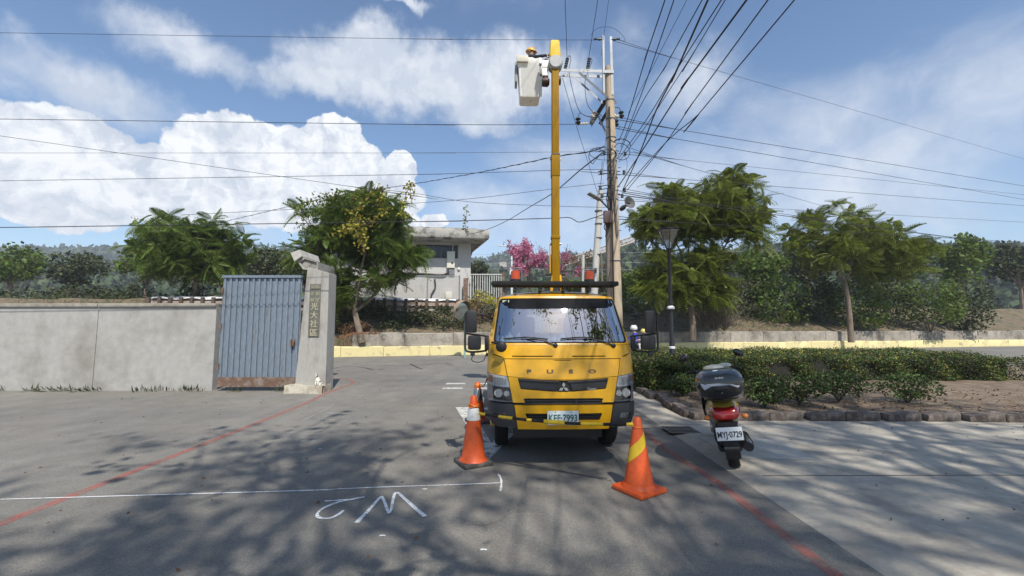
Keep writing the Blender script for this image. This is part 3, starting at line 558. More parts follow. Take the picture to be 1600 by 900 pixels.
# ---------------------------------------------------------------- gate pillar on the left
M_PIL = pm('washed grey terrazzo', (.36, .345, .315), .85, var=.10, scale=1.6, bump=.3, bscale=50, col2=(.19, .175, .155), cthr=(.50, .72), stretch=(2.2, 2.2, .5))
PX0, PX1, PY = -5.3, -4.54, 10.7
gp = thing('gate_pillar', 'grey stone gate pillar with a dark plaque of vertical characters at the road corner', 'gate pillar', (-4.9, PY, 0))
pb = MB(); r0 = [(PX0, 0), (PX1, 0), (PX1 - .02, .5), (PX0, .5)]; zt = [3.07, 2.93, 2.93, 3.07]; tx = [-5.10, -4.555, -4.57, -5.10]
vs = [(p[0] + 4.9, p[1], 0.0) for p in r0] + [(tx[i] + 4.9, r0[i][1], zt[i]) for i in range(4)]
pb.add(vs, [(0, 1, 5, 4), (1, 2, 6, 5), (2, 3, 7, 6), (3, 0, 4, 7), (4, 5, 6, 7), (0, 3, 2, 1)])
po = pb.build('shaft', M_PIL, gp, smooth=False)
bv = po.modifiers.new('b', 'BEVEL'); bv.width = .012; bv.segments = 2
M_PLINTH = pm('painted plinth', (.47, .44, .35), .9, var=.12, scale=4, bump=.6, bscale=14, col2=(.33, .27, .21))
pl = MB(); pl.grid(lambda u, v: (-.55 + .93 * u, -.20 + .05 * math.sin(u * 5) + (.16 if v > .9 else .03 * v), (.19 + .02 * math.sin(u * 9)) * min(1, v * 1.1)), 16, 10); pl.box((-.085, .1, .085), (.9, .42, .17)); pl.build('plinth', M_PLINTH, gp)
M_PLAQ = pm('dark green grey stone', (.12, .122, .10), .7, var=.25, scale=14, bump=.5, bscale=60, col2=(.20, .20, .15), cthr=(.5, .7)); M_GOLD = pm('faded gold lettering', (.46, .43, .30), .7, var=.15, scale=20)
pxm = (493.5 - 800) / 676 * 10.75; plq = MB().box((pxm + 4.9, -.012, 2.0), (.265, .03, 1.30), bev=.006).build('plaque', M_PLAQ, gp)
for i, ch in enumerate('新和里'): text_mesh('lettering', ch, .105, M_GOLD, plq, (pxm + 4.9 + .065, -.031, 2.55 - i * .155))
for i, ch in enumerate('三幸鄰'): text_mesh('lettering', ch, .10, M_GOLD, plq, (pxm + 4.9 - .065, -.031, 2.55 - i * .155))
for i, ch in enumerate('光大社區'): text_mesh('lettering', ch, .19, M_GOLD, plq, (pxm + 4.9, -.031, 2.08 - i * .215), bold=.002)
# concrete roof piece above and behind the pillar
M_GRC = pm('grey mossy roof concrete', (.30, .29, .26), .9, var=.15, scale=4, bump=.5, col2=(.13, .12, .10), cthr=(.4, .6))
gc = thing('gate_canopy', 'weathered angular concrete canopy end standing above the gate behind the pillar', 'gate canopy', (-5.5, 11.4, 2.9))
def lp(px, py, D, o): p = P(px, py, D); return (p.x - o[0], p.z - o[2])
O_ = (-5.5, 11.4, 2.9); outer = [lp(465, 409, 11.4, O_), lp(474, 402, 11.4, O_), lp(496, 409, 11.4, O_), lp(496, 423.5, 11.4, O_), lp(473, 420.5, 11.4, O_)]
MB().prism([outer[0], outer[4], outer[3], outer[2], outer[1]], .06, 1.1).build('slab', M_GRC, gc, smooth=False)
inn = [(a * .86 + (outer[2][0] + outer[0][0]) / 2 * .14 + .02, b_ * .80 + (outer[1][1] + outer[3][1]) / 2 * .2) for a, b_ in outer]
fr_ = MB(); n5 = 5
for i in range(5):
    a, b_, c, d = outer[i], outer[(i + 1) % 5], inn[(i + 1) % 5], inn[i]; fr_.prism([a, b_, c, d], 0, .058)
fr_.build('rim', pm('pale rim', (.43, .41, .37), .9, var=.1), gc, smooth=False)
up_ = [lp(463, 409, 11.4, O_), lp(457, 396, 11.4, O_), lp(471, 391, 11.4, O_), lp(474, 401, 11.4, O_)]; MB().prism(up_, -.1, 1.0).build('upstand', pm('pale plaster', (.52, .50, .45), .9, var=.1, scale=5), gc, smooth=False)
# blue grey sheet gate left of the pillar, and the boundary wall beyond
M_GATE = pm('blue grey sheet metal', (.20, .24, .29), .5, .3, var=.2, scale=2.2, stretch=(3, 3, .4), col2=(.17, .13, .10), cthr=(.60, .78), bump=.1)
gt = thing('sheet_metal_gate', 'blue grey ribbed sheet metal gate closed beside the gate pillar', 'gate', (-5.35, 10.95, 0))
MB().box((-1.0, .03, 1.5), (2.0, .02, 2.8)).build('panel', M_GATE, gt, smooth=False)
for i in range(14): MB().box((-.05 - i * .145, .0, 1.5), (.05, .035, 2.8)).build('rib', M_GATE, gt, smooth=False)
MB().box((-1.0, -.025, .22), (2.0, .012, .24)).build('kick_plate', M_RUST, gt, smooth=False); MB().box((-1.0, -.03, 2.86), (2.02, .03, .06)).build('top_rail', M_GATE, gt, smooth=False)
MB().box((-.14, -.05, 1.2), (.10, .05, .16), bev=.01).tube([(-.14, -.08, 1.28), (-.14, -.13, 1.28), (-.14, -.13, 1.10), (-.14, -.08, 1.10)], .012, 8).build('latch', M_RUST, gt)
for z in (.6, 1.6, 2.5): MB().lathe([(0, -.07), (.03, -.07), (.03, .07), (0, .07)], (-1.98, -.04, z), 10).build('hinge', M_RUST, gt)
M_BW = pm('rendered boundary wall', (.36, .35, .325), .9, var=.08, scale=.8, bump=.3, bscale=30, col2=(.24, .225, .20), cthr=(.46, .70))
bw = thing('boundary_wall', 'plain grey boundary wall with a concrete coping left of the metal gate', 'wall', (-7.4, 11, 0))
for i in range(6): MB().box((-1.6 - i * 3.0, .1, 1.05), (2.985, .2, 2.1)).build('panel', M_BW, bw, smooth=False); MB().box((-1.6 - i * 3.0, .1, 2.14), (2.985, .3, .09), bev=.01).build('coping', M_OLDC, bw)

# ================================================================ the bucket truck
M_Y = pm('yellow truck paint', (.72, .375, .006), .34, var=.06, scale=2.2, col2=(.60, .30, .010), cthr=(.45, .8), coat=.45, spec=.4)
M_YB = pm('shade darkened boom yellow', (.27, .145, .002), .6, spec=.15, var=.10, scale=2.5, col2=(.17, .09, .003), cthr=(.5, .7), stretch=(3, 3, .5))  # yellow darkened for the whole boom, its shade put into the colour
M_BP = pm('black plastic', (.018, .018, .02), .45, var=.15, scale=12); M_DG = pm('dark grey plastic', (.045, .047, .052), .55, var=.12, scale=9, bump=.1, bscale=200)
M_RUB = pm('rubber', (.011, .011, .011), .85, var=.2, scale=12); M_STEEL = pm('bare steel', (.35, .35, .35), .4, .8, var=.15, scale=10)
M_CHR = pm('chrome reflector', (.80, .81, .83), .28, .55, var=.05, scale=30); M_LENS = glass_mat('clear lamp lens', (.92, .93, .95), .03, .05)
M_GL = glass_mat('windscreen glass', (.62, .68, .70), .014, .38, 1.7); M_WHT = pm('white fibreglass', (.88, .87, .82), .45, var=.05, scale=3, col2=(.74, .71, .64), cthr=(.58, .8))
M_AMB = pm('amber lens', (.75, .22, .03), .2, var=.08, scale=30, coat=.6); M_ORB = pm('orange beacon', (.72, .10, .02), .25, var=.1, scale=14, coat=.5, transl=.25)
M_CLOTH = pm('dark seat cloth', (.05, .055, .065), .9, var=.2, scale=15); M_PAPER = pm('pale blue papers', (.58, .68, .74), .8, var=.15, scale=9, bump=.5)
TR = thing('bucket_truck', 'yellow bucket truck facing the viewer with its boom raised beside the utility pole', 'truck', (.575, 4.9, 0), R(1.5))
FZ = [.44, .55, .75, 1.05, 1.23] + [1.40 + .57 * i / 24 for i in range(25)] + [2.06]; FY = [.05, .01, .0, .015, .05] + [.105 + .64 * (.57 * i / 24) - .21 * (.57 * i / 24) ** 2 for i in range(25)] + [.54]
WZ = [.44, .60, 1.0, 1.2, 1.40, 1.97, 2.06]; WX = [.80, .85, .862, .86, .85, .738, .66]
def fz(z): return float(np.interp(z, FZ, FY))
def wz(z): return float(np.interp(z, WZ, WX))
def F(x, z):
    w = wz(z); r = .24; t = min(1.0, max(0.0, (abs(x) - (w - r)) / r)); return fz(z) + .055 * (x / w) ** 2 + .2 * (1 - math.sqrt(max(0, 1 - t * t)))
def inpoly(p, poly):
    x, y = p; c = False; n = len(poly); j = n - 1
    for i in range(n):
        a, b = poly[i], poly[j]
        if (a[1] > y) != (b[1] > y) and x < (b[0] - a[0]) * (y - a[1]) / (b[1] - a[1]) + a[0]: c = not c
        j = i
    return c
def dens(poly, res):
    out = []
    for i, a in enumerate(poly):
        b = poly[(i + 1) % len(poly)]; L_ = math.dist(a, b); n = max(1, int(L_ / res))
        out += [(a[0] + (b[0] - a[0]) * k / n, a[1] + (b[1] - a[1]) * k / n) for k in range(n)]
    return out
def rnd(poly, r=.02, n=3):
    out = []
    m = len(poly)
    for i in range(m):
        p, a, b = Vector(poly[i]), Vector(poly[i - 1]), Vector(poly[(i + 1) % m]); da = (a - p); db = (b - p); rr = min(r, da.length * .45, db.length * .45)
        p0 = p + da.normalized() * rr; p1 = p + db.normalized() * rr
        for k in range(n + 1): t = k / n; out.append(tuple((p0 * (1 - t) ** 2 + p * 2 * t * (1 - t) + p1 * t * t)))
    return out
def drape(name, outer, mat, holes=(), off=0.0, th=.02, res=.05, parent=TR, mapf=None, rim=None, both=False):
    """a curved panel of real thickness cut to the outline, with holes"""
    mapf = mapf or (lambda a, b, d: (a, F(a, b) - off + d, b))
    loops = [dens(outer, res)] + [dens(h, res) for h in holes]; pts = []; edges = []
    for lp_ in loops:
        b0 = len(pts); pts += lp_; edges += [(b0 + i, b0 + (i + 1) % len(lp_)) for i in range(len(lp_))]
    nb_ = len(pts); x0 = min(p[0] for p in outer); x1 = max(p[0] for p in outer); y0 = min(p[1] for p in outer); y1 = max(p[1] for p in outer)
    def ok(p): return inpoly(p, outer) and not any(inpoly(p, h) for h in holes)
    bnd = np.array(pts); gx = np.arange(x0 + res * .5, x1, res); gy = np.arange(y0 + res * .5, y1, res)
    for a in gx:
        for c in gy:
            if ok((a, c)) and np.min(np.hypot(bnd[:, 0] - a, bnd[:, 1] - c)) > res * .45: pts.append((a, c))
    vs, _, fs, ov, _, _ = delaunay_2d_cdt([Vector(p) for p in pts], edges, [], 0, 1e-6)
    vs = [tuple(v) for v in vs]; tri_ = []
    for f in fs:
        c = (sum(vs[i][0] for i in f) / len(f), sum(vs[i][1] for i in f) / len(f))
        if ok(c): tri_.append(tuple(f))
    idx = {}
    for new, olds in enumerate(ov):
        for o_ in olds: idx[o_] = new
    b = MB(); V = [mapf(v[0], v[1], 0) for v in vs]; n0 = len(V); back = {}
    fs_ = list(tri_)
    for a, c in edges:
        a, c = idx[a], idx[c]
        for q in (a, c):
            if q not in back: back[q] = len(V); V.append(mapf(vs[q][0], vs[q][1], th))
        fs_.append((a, c, back[c], back[a]))
    b.add(V, fs_); return b.build(name, mat, parent, angle=32)
def mir(p): return [(-a, b) for a, b in p][::-1]
def sym(half): return half + [(-a, b) for a, b in half[::-1] if abs(a) > 1e-9]
zs_ = [1.39, 1.5, 1.6, 1.7, 1.8, 1.9, 1.97]
fr = sym([(wz(z) - .001, z) for z in zs_[::1]][::1])   # right side going up, then mirrored down
glass_o = rnd([(.792, 1.408), (.722, 1.945), (-.722, 1.945), (-.792, 1.408)], .05)
drape('windscreen_surround', fr, M_Y, [glass_o], th=.03)
def shrink(poly, k, cx=0, cy=1.68): return [(cx + (a - cx) * k, cy + (b - cy) * (k - .03)) for a, b in poly]
drape('windscreen_seal', glass_o, M_RUB, [shrink(glass_o, .975)], off=-.004, th=.012)
ws = drape('windscreen', glass_o, M_GL, off=-.010, th=.004, res=.03)
# dark sun band across the top inside of the glass
drape('sun_band', [(.69, 1.86), (.708, 1.935), (-.708, 1.935), (-.70, 1.90), (-.66, 1.86), (-.60, 1.815), (-.45, 1.81), (.45, 1.82), (.60, 1.825), (.66, 1.84)], pm('tinted band', (.006, .007, .010), .6, spec=.1), off=-.0085, th=.001, parent=ws)
drape('registration_sticker', [(-.68, 1.895), (-.60, 1.895), (-.60, 1.925), (-.68, 1.925)], pm('pale sticker', (.5, .55, .45), .6), off=-.0075, th=.001, parent=ws)
cow = drape('cowl_panel', sym([(.672, 1.237), (.684, 1.386)]), M_Y, [rnd([(.10, 1.268), (.50, 1.268), (.49, 1.256), (.12, 1.256)], .004), rnd([(-.10, 1.268), (-.58, 1.268), (-.57, 1.256), (-.12, 1.256)], .004)], off=.002)
hood = drape('front_hatch', [(-.66, 1.229), (-.622, 1.042), (-.51, 1.034), (-.25, 1.018), (0, 1.008), (.25, 1.018), (.51, 1.034), (.622, 1.042), (.66, 1.229)], M_Y, [rnd([(-.12, 1.222), (.12, 1.222), (.08, 1.214), (-.08, 1.214)], .003)], off=.003)
for s in (1, -1):
    cp = [(.668, 1.229), (.682, 1.386), (wz(1.386) - .001, 1.386), (wz(1.2) - .001, 1.2), (wz(1.07) - .001, 1.072), (.63, 1.044)]
    cpo = drape('corner_panel', cp if s > 0 else mir(cp), M_Y, [rnd([(.70, 1.262), (.80, 1.288), (.80, 1.278), (.70, 1.25)] if s > 0 else mir([(.70, 1.262), (.80, 1.288), (.80, 1.278), (.70, 1.25)]), .004)])
    if s < 0:
        th_ = [(-.755 + .058 * math.cos(a), 1.14 + .066 * math.sin(a)) for a in np.linspace(0, 2 * math.pi, 20, endpoint=False)]
        drape('round_disc', th_, pm('ochre disc', (.52, .30, .02), .6, var=.1, scale=20), off=.006, th=.006, parent=cpo, res=.03)  # thin disc in darker ochre on the corner panel
grl_h = rnd([(-.512, 1.024), (-.25, 1.008), (0, .999), (.25, 1.008), (.512, 1.024), (.478, .902), (.12, .874), (.07, .872), (-.07, .872), (-.12, .874), (-.478, .902)], .012)
low = drape('lower_face', [(-.616, 1.036), (-.51, 1.030), (0, 1.003), (.51, 1.030), (.616, 1.036), (.562, .756), (.43, .756), (.446, .798), (.4, .803), (-.4, .803), (-.446, .798), (-.43, .756), (-.562, .756)], M_Y, [grl_h], off=.006, th=.035)
drape('inner_panel', [(-.80, .50), (.80, .50), (.80, 1.07), (-.80, 1.07)], M_BP, off=-.055, th=.02)
gr = drape('grille', shrink(grl_h, 1.0, 0, .95), pm('grille backing black', (.012, .012, .014), .5), off=-.02, th=.01)  # black backing behind the grille bars
for s in (1, -1):
    a = [(.05, .992), (.505, 1.018), (.50, 1.000), (.05, .974)]; b_ = [(.075, .958), (.492, .985), (.478, .915), (.10, .888)]
    drape('slat_or_slot', a if s > 0 else mir(a), pm('grille grey', (.06, .05, .05), .42, var=.1), off=.004, th=.03, parent=gr)
    b_ = rnd(b_, .012); drape('slat_or_slot', b_ if s > 0 else mir(b_), pm('grille dark grey', (.028, .028, .032), .38, var=.2, scale=7), off=.002, th=.03, parent=gr)
    c = [(.075, .968), (.495, .994), (.494, .988), (.075, .962)]; drape('slat_or_slot', c if s > 0 else mir(c), M_BP, off=.008, th=.02, parent=gr)
em = MB(); a_ = .036
for k in range(3):
    th_ = R(120 * k); pts = [(0, 0), (.5 * a_, .866 * a_), (0, 1.732 * a_), (-.5 * a_, .866 * a_)]; pts = [(x * .97, y * .97 + .001) for x, y in pts]
    em.prism([(x * math.cos(th_) - y * math.sin(th_), x * math.sin(th_) + y * math.cos(th_) + .920) for x, y in pts], -.014, 0.0)
eo = em.build('emblem', pm('brushed silver', (.55, .55, .56), .3, .7, var=.08), gr, smooth=False)
M_SIL = pm('silver lettering', (.60, .60, .60), .4, .3); M_LET = pm('dark chrome lettering', (.22, .19, .16), .35, .5)
text_mesh('lettering', 'Canter', .036, M_SIL, gr, (.315, F(.3, .91) - .006, .905), (R(90), 0, R(5)), .002, shear=.25)
for ch, x in zip('FUSO', (-.385, -.148, .088, .33)): text_mesh('lettering', ch, .060, M_LET, hood, (x, F(x, 1.095) - .008, 1.095), (R(92), 0, math.atan(.11 * x)), .004, sx=1.9, bold=.0012)
# lower dark slot and bumper
sl = MB()
for z in (.775, .745, .72): sl.box((0, .03, z), (.88, .02, .012))
sl.box((-.33, .02, .755), (.012, .02, .07)); sl.box((.14, .02, .755), (.012, .02, .07)); sl.build('cooling_slot_bars', M_DG, TR, smooth=False)
bump_h = [(-.43, .642), (-.165, .640), (.165, .640), (.43, .642), (.40, .565), (-.40, .565)]
bp_ = drape('bumper', [(-.548, .728), (.548, .728), (.508, .462), (-.508, .462)], M_Y, [rnd(bump_h, .012)], off=.022, th=.05)
sl = MB()
for z in (.585, .605, .625): sl.box((0, .012, z), (.80, .015, .007))
sl.build('bumper_slot_bars', M_BP, bp_, smooth=False)
MB().box((0, .03, .60), (.95, .02, .14)).build('slot_backing', pm('slot black', (.008, .008, .008), .8), bp_)
for s in (1, -1):
    q = [(.556, .738), (wz(.74) - .004, .745), (wz(.6) - .004, .6), (.80, .50), (.74, .482), (.525, .482)]
    fh = rnd([(.635, .642), (.775, .636), (.765, .575), (.63, .575)], .022)
    ce = drape('bumper_corner', rnd(q, .015) if s > 0 else mir(rnd(q, .015)), M_DG, [fh if s > 0 else mir(fh)], off=.026, th=.06)
    fo = drape('fog_light', fh if s > 0 else mir(fh), pm('fog reflector', (.42, .43, .44), .3, .5, var=.1, scale=20), off=.006, th=.03, parent=ce, res=.03)
    drape('lens', fh if s > 0 else mir(fh), M_LENS, off=.022, th=.002, parent=fo, res=.04)
    # headlight: upper ribbed indicator unit over a square lamp
    X = lambda p: p if s > 0 else mir(p)
    up = rnd([(.628, 1.038), (.862 - .006, 1.066), (.850, .945), (.60, .925)], .014); lo_ = rnd([(.592, .912), (.793, .928), (.783, .785), (.566, .770)], .012)
    hl = drape('headlight', X(rnd([(.625, 1.042), (wz(1.05) - .001, 1.070), (wz(.8) - .001, .80), (.84, .762), (.558, .760)], .01)), pm('lamp housing grey', (.24, .245, .26), .35, .3, var=.1), [X(lo_)], off=-.012, th=.06)
    drape('reflector', X(up), M_CHR, off=.0, th=.01, parent=hl, res=.03)
    for k in range(9):
        x = .645 + k * .0185; drape('rib', X([(x, 1.03), (x + .006, 1.032), (x + .002, .94), (x - .004, .94)]), pm('lamp rib', (.5, .51, .53), .25, .3), off=.006, th=.006, parent=hl, res=.05)
    drape('indicator', X(rnd([(.795, 1.045), (.845, 1.05), (.842, .965), (.80, .97)], .012)), M_AMB, off=.012, th=.012, parent=hl, res=.03)
    drape('lens', X(up), M_LENS, off=.020, th=.02, parent=hl, res=.03)
    hb_ = drape('reflector', X(lo_), pm('lamp reflector', (.70, .71, .73), .25, .5, var=.3, scale=24), off=-.06, th=.01, parent=hl, res=.03)
    for (dx, r_) in ((.635, .030), (.725, .044)):
        bb_ = MB().lathe([(.0, .0), (r_ * .5, .004), (r_, .035), (r_ * 1.08, .036)], (s * dx, 0, .85), 16, 'Y'); bb_.v = [(x, F(s * dx, .85) + .055 - h + .0, z) for x, h, z in bb_.v]; bb_.build('bulb_bowl', M_CHR, hl)
        MB().sphere((s * dx, F(s * dx, .85) + .035, .85), r_ * .35).build('bulb', M_BP if r_ > .04 else M_STEEL, hl)
    drape('lens', X(lo_), M_LENS, off=.004, th=.02, parent=hl, res=.04)
# number plate
M_PW = pm('plate white', (.66, .74, .74), .45, var=.03, scale=5); M_PG = pm('plate green letters', (.03, .14, .13), .5); 
pt = MB().box((-.015, -.034, .60), (.345, .006, .145), bev=.002).build('number_plate', M_PW, TR)
text_mesh('lettering', 'KEF·7993', .104, M_PG, pt, (-.015, -.038, .592), sx=.80, ext=.001, bold=.0022)
for x in (-.10, .075): MB().sphere((x, -.038, .660), .006, 8, 6).build('screw', M_BP, pt)
MB().box((-.015, -.032, .524), (.33, .012, .008)).build('plate_holder', M_STEEL, pt)
# sides, roof, back of the cab
rearY = 1.72
for s in (1, -1):
    mp_ = lambda a, b, d, s=s: (s * (wz(b) - d), a, b)
    so = [(F(wz(z), z), z) for z in (.76, .9, 1.05, 1.2, 1.4, 1.6, 1.8, 1.97)] + [(rearY, 1.97), (rearY, .76), (1.62, .76), (1.54, .86), (1.34, .95), (1.07, .95), (.87, .86), (.78, .76)]
    wh = rnd([(.52, 1.36), (.80, 1.88), (1.45, 1.88), (1.48, 1.36)], .04)
    sd_ = drape('cab_side', so, M_Y, [wh], mapf=mp_, th=.03, res=.12)
    drape('side_window', wh, M_GL, mapf=lambda a, b, d, s=s: (s * (wz(b) - .014 - d), a, b), th=.004, res=.2, parent=sd_)
    MB().box((s * .87, .55, 1.25), (.03, .14, .035), bev=.01).build('door_handle', M_BP, sd_)
    MB().box((s * .866, 1.0, 1.32), (.008, 1.1, .012)).build('door_seam', M_BP, sd_)
rf = MB()
def roof(u, v):
    x = -1 + 2 * u; xx = x * .738; y0 = F(xx, 1.97); y = y0 + (rearY - y0) * v; k = min(1, (y - y0) / .3); k = k * k * (3 - 2 * k)
    return (xx, y, 1.97 + .075 * k * (1 - x ** 4))
rf.grid(roof, 24, 20); rf.build('roof', M_Y, TR)
bk_h = rnd([(-.5, 1.5), (.5, 1.5), (.5, 1.85), (-.5, 1.85)], .04)
drape('cab_back', [(-.84, .8), (.84, .8), (.84, 1.4), (.737, 1.99), (-.737, 1.99), (-.84, 1.4)], M_Y, [bk_h], mapf=lambda a, b, d: (a, rearY - d, b), res=.2)
drape('rear_window', bk_h, M_GL, mapf=lambda a, b, d: (a, rearY - .01 - d, b), th=.003, res=.3)
# cab inside
inn_ = MB().box((0, .45, 1.28), (1.5, .42, .16), bev=.03).build('dashboard', pm('dash grey', (.06, .065, .075), .7, var=.15), TR)
MB().box((0, 1.1, .98), (1.6, 1.2, .04)).build('cab_floor', M_BP, TR)
for x in (-.45, .45):
    st_ = MB().box((x, 1.05, 1.16), (.50, .5, .16), bev=.04).box((x, 1.36, 1.46), (.48, .14, .55), bev=.05, rot=(R(-10), 0, 0)).build('seat', M_CLOTH, TR); MB().box((x, 1.42, 1.80), (.26, .09, .17), bev=.04).build('headrest', M_CLOTH, st_)
sw_ = MB(); sw_.tube([(.42 + .19 * math.cos(a), .72 + .06 * math.sin(a), 1.42 + .17 * math.sin(a)) for a in np.linspace(0, 2 * math.pi, 25)], .014, 8, cap=False); sw_.tube([(.42, .72, 1.42), (.42, .55, 1.3)], .025); sw_.tube([(.24, .72, 1.42), (.60, .72, 1.42)], .014); sw_.build('steering_wheel', M_BP, TR)
def crumple(name, c, d, mat, seed):
    q = random.Random(seed); b = MB(); ph = [q.uniform(0, 6) for _ in range(4)]
    b.grid(lambda u, v: (c[0] + d[0] * (u - .5), c[1] + d[1] * (v - .5), c[2] + d[2] * (.5 + .5 * math.sin(u * 9 + ph[0]) * math.cos(v * 7 + ph[1]) + .25 * math.sin(u * 23 + v * 17 + ph[2])) * min(1, 6 * u, 6 * (1 - u), 5 * v, 5 * (1 - v))), 18, 10); return b.build(name, mat, TR)
crumple('plastic_wrap', (-.58, .36, 1.365), (.32, .22, .14), M_PAPER, 1); crumple('papers', (-.28, .33, 1.362), (.34, .2, .05), pm('white paper', (.7, .72, .74), .8), 2)
crumple('papers', (-.02, .42, 1.365), (.30, .2, .13), pm('blue bag', (.30, .48, .66), .6), 3); crumple('papers', (.42, .34, 1.362), (.42, .22, .07), M_PAPER, 4)
MB().box((-.24, .30, 1.42), (.10, .03, .03), bev=.008).build('red_box', pm('dark red', (.22, .02, .02), .5), TR)
# wipers
for (px, pz, tx_, tz) in ((-.075, 1.385, -.40, 1.475), (.60, 1.38, .26, 1.475)):
    wp = MB(); 
    def sp_(x, z, d=.014): return (x, F(x, z) - d, z)
    wp.tube([sp_(px, pz, .02), sp_(px - .10, pz + .045, .026), sp_((px + tx_) / 2, (pz + tz) / 2 + .012, .03), sp_(tx_, tz, .024)], [.011, .009, .007, .006], 6); wpo = wp.build('wiper', M_BP, TR)
    MB().sphere(sp_(px, pz, .014), (.026, .02, .026)).build('pivot_cap', M_BP, wpo)
    MB().tube([sp_(tx_ - .27, tz - .018, .010), sp_(tx_ - .1, tz - .004, .012), sp_(tx_, tz, .016), sp_(tx_ + .24, tz - .022, .010)], .008, 6).build('blade', M_RUB, wpo)
# mirrors: a frame of tube with a tall and a square head on each side
def rbox(c, d, bev): return MB().box(c, d, bev=bev)
for s, xm, xl, wl_ in ((-1, -1.035, -1.00, .15), (1, 1.02, .99, .175)):
    fm = MB(); xo = s * 1.105
    fm.tube(smooth_path([(s * .85, .32, 1.73), (s * .93, .2, 1.735), (s * 1.02, .10, 1.755), (xo, .09, 1.75), (xo, .09, 1.6), (xo, .09, 1.36), (s * 1.07, .09, 1.315), (s * .98, .12, 1.31), (s * .87, .27, 1.315)], 5), .0125, 8)
    fm.tube([(s * .85, .3, 1.48), (s * .95, .14, 1.50), (xo, .09, 1.52)], .011, 6); mo = fm.build('mirror_arm', M_BP, TR)
    rbox((xm, .08, 1.655), (.125, .055, .255), .022).build('mirror_head', M_BP, mo); rbox((xl, .08, 1.415), (wl_, .055, .165), .03).build('mirror_head', M_BP, mo)
    MB().box((xm, .109, 1.655), (.10, .004, .22)).build('mirror_glass', M_CHR, mo); MB().box((xl, .109, 1.415), (wl_ - .03, .004, .13)).build('mirror_glass', M_CHR, mo)
    MB().box((s * .865, .24, 1.40), (.05, .06, .16), bev=.015).build('mirror_bracket', M_BP, mo)
    MB().tube(smooth_path([(s * .83, .33, 1.86), (s * .90, .27, 1.80), (s * .915, .24, 1.70), (s * .86, .30, 1.68)], 6), .009, 6).build('grab_handle', M_BP, TR)
    MB().box((s * 1.02, .09, 1.285), (.05, .04, .035), bev=.006).build('marker_lamp', M_BP, mo)
    MB().tube(smooth_path([(s * 1.02, .09, 1.27), (s * 1.03, .09, 1.22), (s * .98, .10, 1.195), (s * .90, .14, 1.21), (s * .865, .22, 1.30)], 6), .005, 5).build('cable', M_BP, mo)
cm = MB().tube([(-.80, .16, 1.415), (-.745, .04, 1.41), (-.70, .0, 1.395)], .014, 8).build('convex_mirror_arm', M_BP, TR)
cmh = MB().sphere((-.695, -.025, 1.375), (.062, .028, .062), 18, 10).build('convex_mirror', M_BP, cm)
# pole rack pad across the roof, two orange beacons in cages
rk = MB().box((-.02, .62, 2.135), (1.60, .30, .06), bev=.022).build('roof_rack_pad', M_RUB, TR)
for x in (-.66, -.52, -.2, .1, .42, .6): MB().box((x, .62, 2.08), (.03, .22, .075)).build('support', M_BP, rk, smooth=False)
for x in (-.515, .435):
    be = MB().lathe([(.06, 0), (.062, .02), (.058, .115), (.045, .125), (0, .127)], (x, .62, 2.185), 20).build('beacon', M_ORB, TR); MB().lathe([(.068, -.02), (.068, .012), (.06, .016)], (x, .62, 2.185), 20).build('beacon_base', M_BP, be)
    cg = MB()
    for a in (-.085, .085): 
        for b_ in (-.085, .085): cg.tube([(x + a, .62 + b_, 2.16), (x + a * .9, .62 + b_ * .9, 2.34)], .004, 4)
    for z in (2.34,): cg.tube([(x - .08, .54, z), (x + .08, .54, z), (x + .08, .70, z), (x - .08, .70, z), (x - .08, .54, z)], .004, 4)
    cg.build('beacon_cage', M_STEEL, be)
# wheels, chassis, deck, boxes
def wheel(x, y, w=.2, r=.37, parent=TR):
    prof = [(r * .62, -w / 2), (r * .93, -w / 2), (r, -w / 2 + .03), (r, w / 2 - .03), (r * .93, w / 2), (r * .62, w / 2)]
    o = MB().lathe(prof, (x, y, r), 32, 'X').build('tyre', M_RUB, parent)
    MB().lathe([(0, -.03), (r * .3, -.04), (r * .35, .0), (r * .60, .03), (r * .63, w / 2 * (1 if x > 0 else 1)), (r * .6, -w / 2), (r * .35, -.01)], (x, y, r), 24, 'X').build('rim', M_STEEL, o)
    return o
for x in (-.69, .74): wheel(x, 1.20, .175)
for x in (-.78, -.57, .57, .78): wheel(x, 3.65)
ch = MB(); 
for x in (-.35, .35): ch.box((x, 3.0, .62), (.07, 5.0, .16))
ch.box((0, 1.20, .40), (1.3, .12, .12)); ch.box((0, 3.65, .38), (1.3, .14, .14)); ch.box((0, .9, .66), (.7, .9, .3)); ch.box((0.02, .70, .36), (1.12, .03, .30)); ch.box((.02, 2.0, .42), (1.5, .03, .5)); ch.box((0, 2.6, .37), (1.0, 3.5, .30)); ch.box((0, .45, .52), (1.1, .3, .1)); ch.build('chassis_and_light_blockers', M_BP, TR, smooth=False)  # low plate and long box added to keep light from under the truck
for x in (-.69, .74): MB().grid(lambda u, v: (x - .12 + .24 * v, 1.20 - .44 * math.cos(math.pi * u), .40 + .44 * math.sin(math.pi * u)), 14, 2).build('mudguard', M_BP, TR)
MB().box((0, 3.6, .90), (1.72, 3.5, .10)).build('deck', M_Y, TR, smooth=False)
for x in (-.68, .68):
    for y in (2.35, 4.7): tb = MB().box((x, y, 1.14), (.34, .95, .40), bev=.015).build('tool_box', M_Y, TR); MB().box((x * 1.26, y, 1.14), (.02, .12, .04)).build('latch', M_STEEL, tb)
for x in (-.72, .72):
    for y in (1.95, 5.15): MB().box((x, y, .62), (.12, .12, .9)).box((x, y, .13), (.28, .28, .04)).build('outrigger', M_Y, TR, smooth=False)
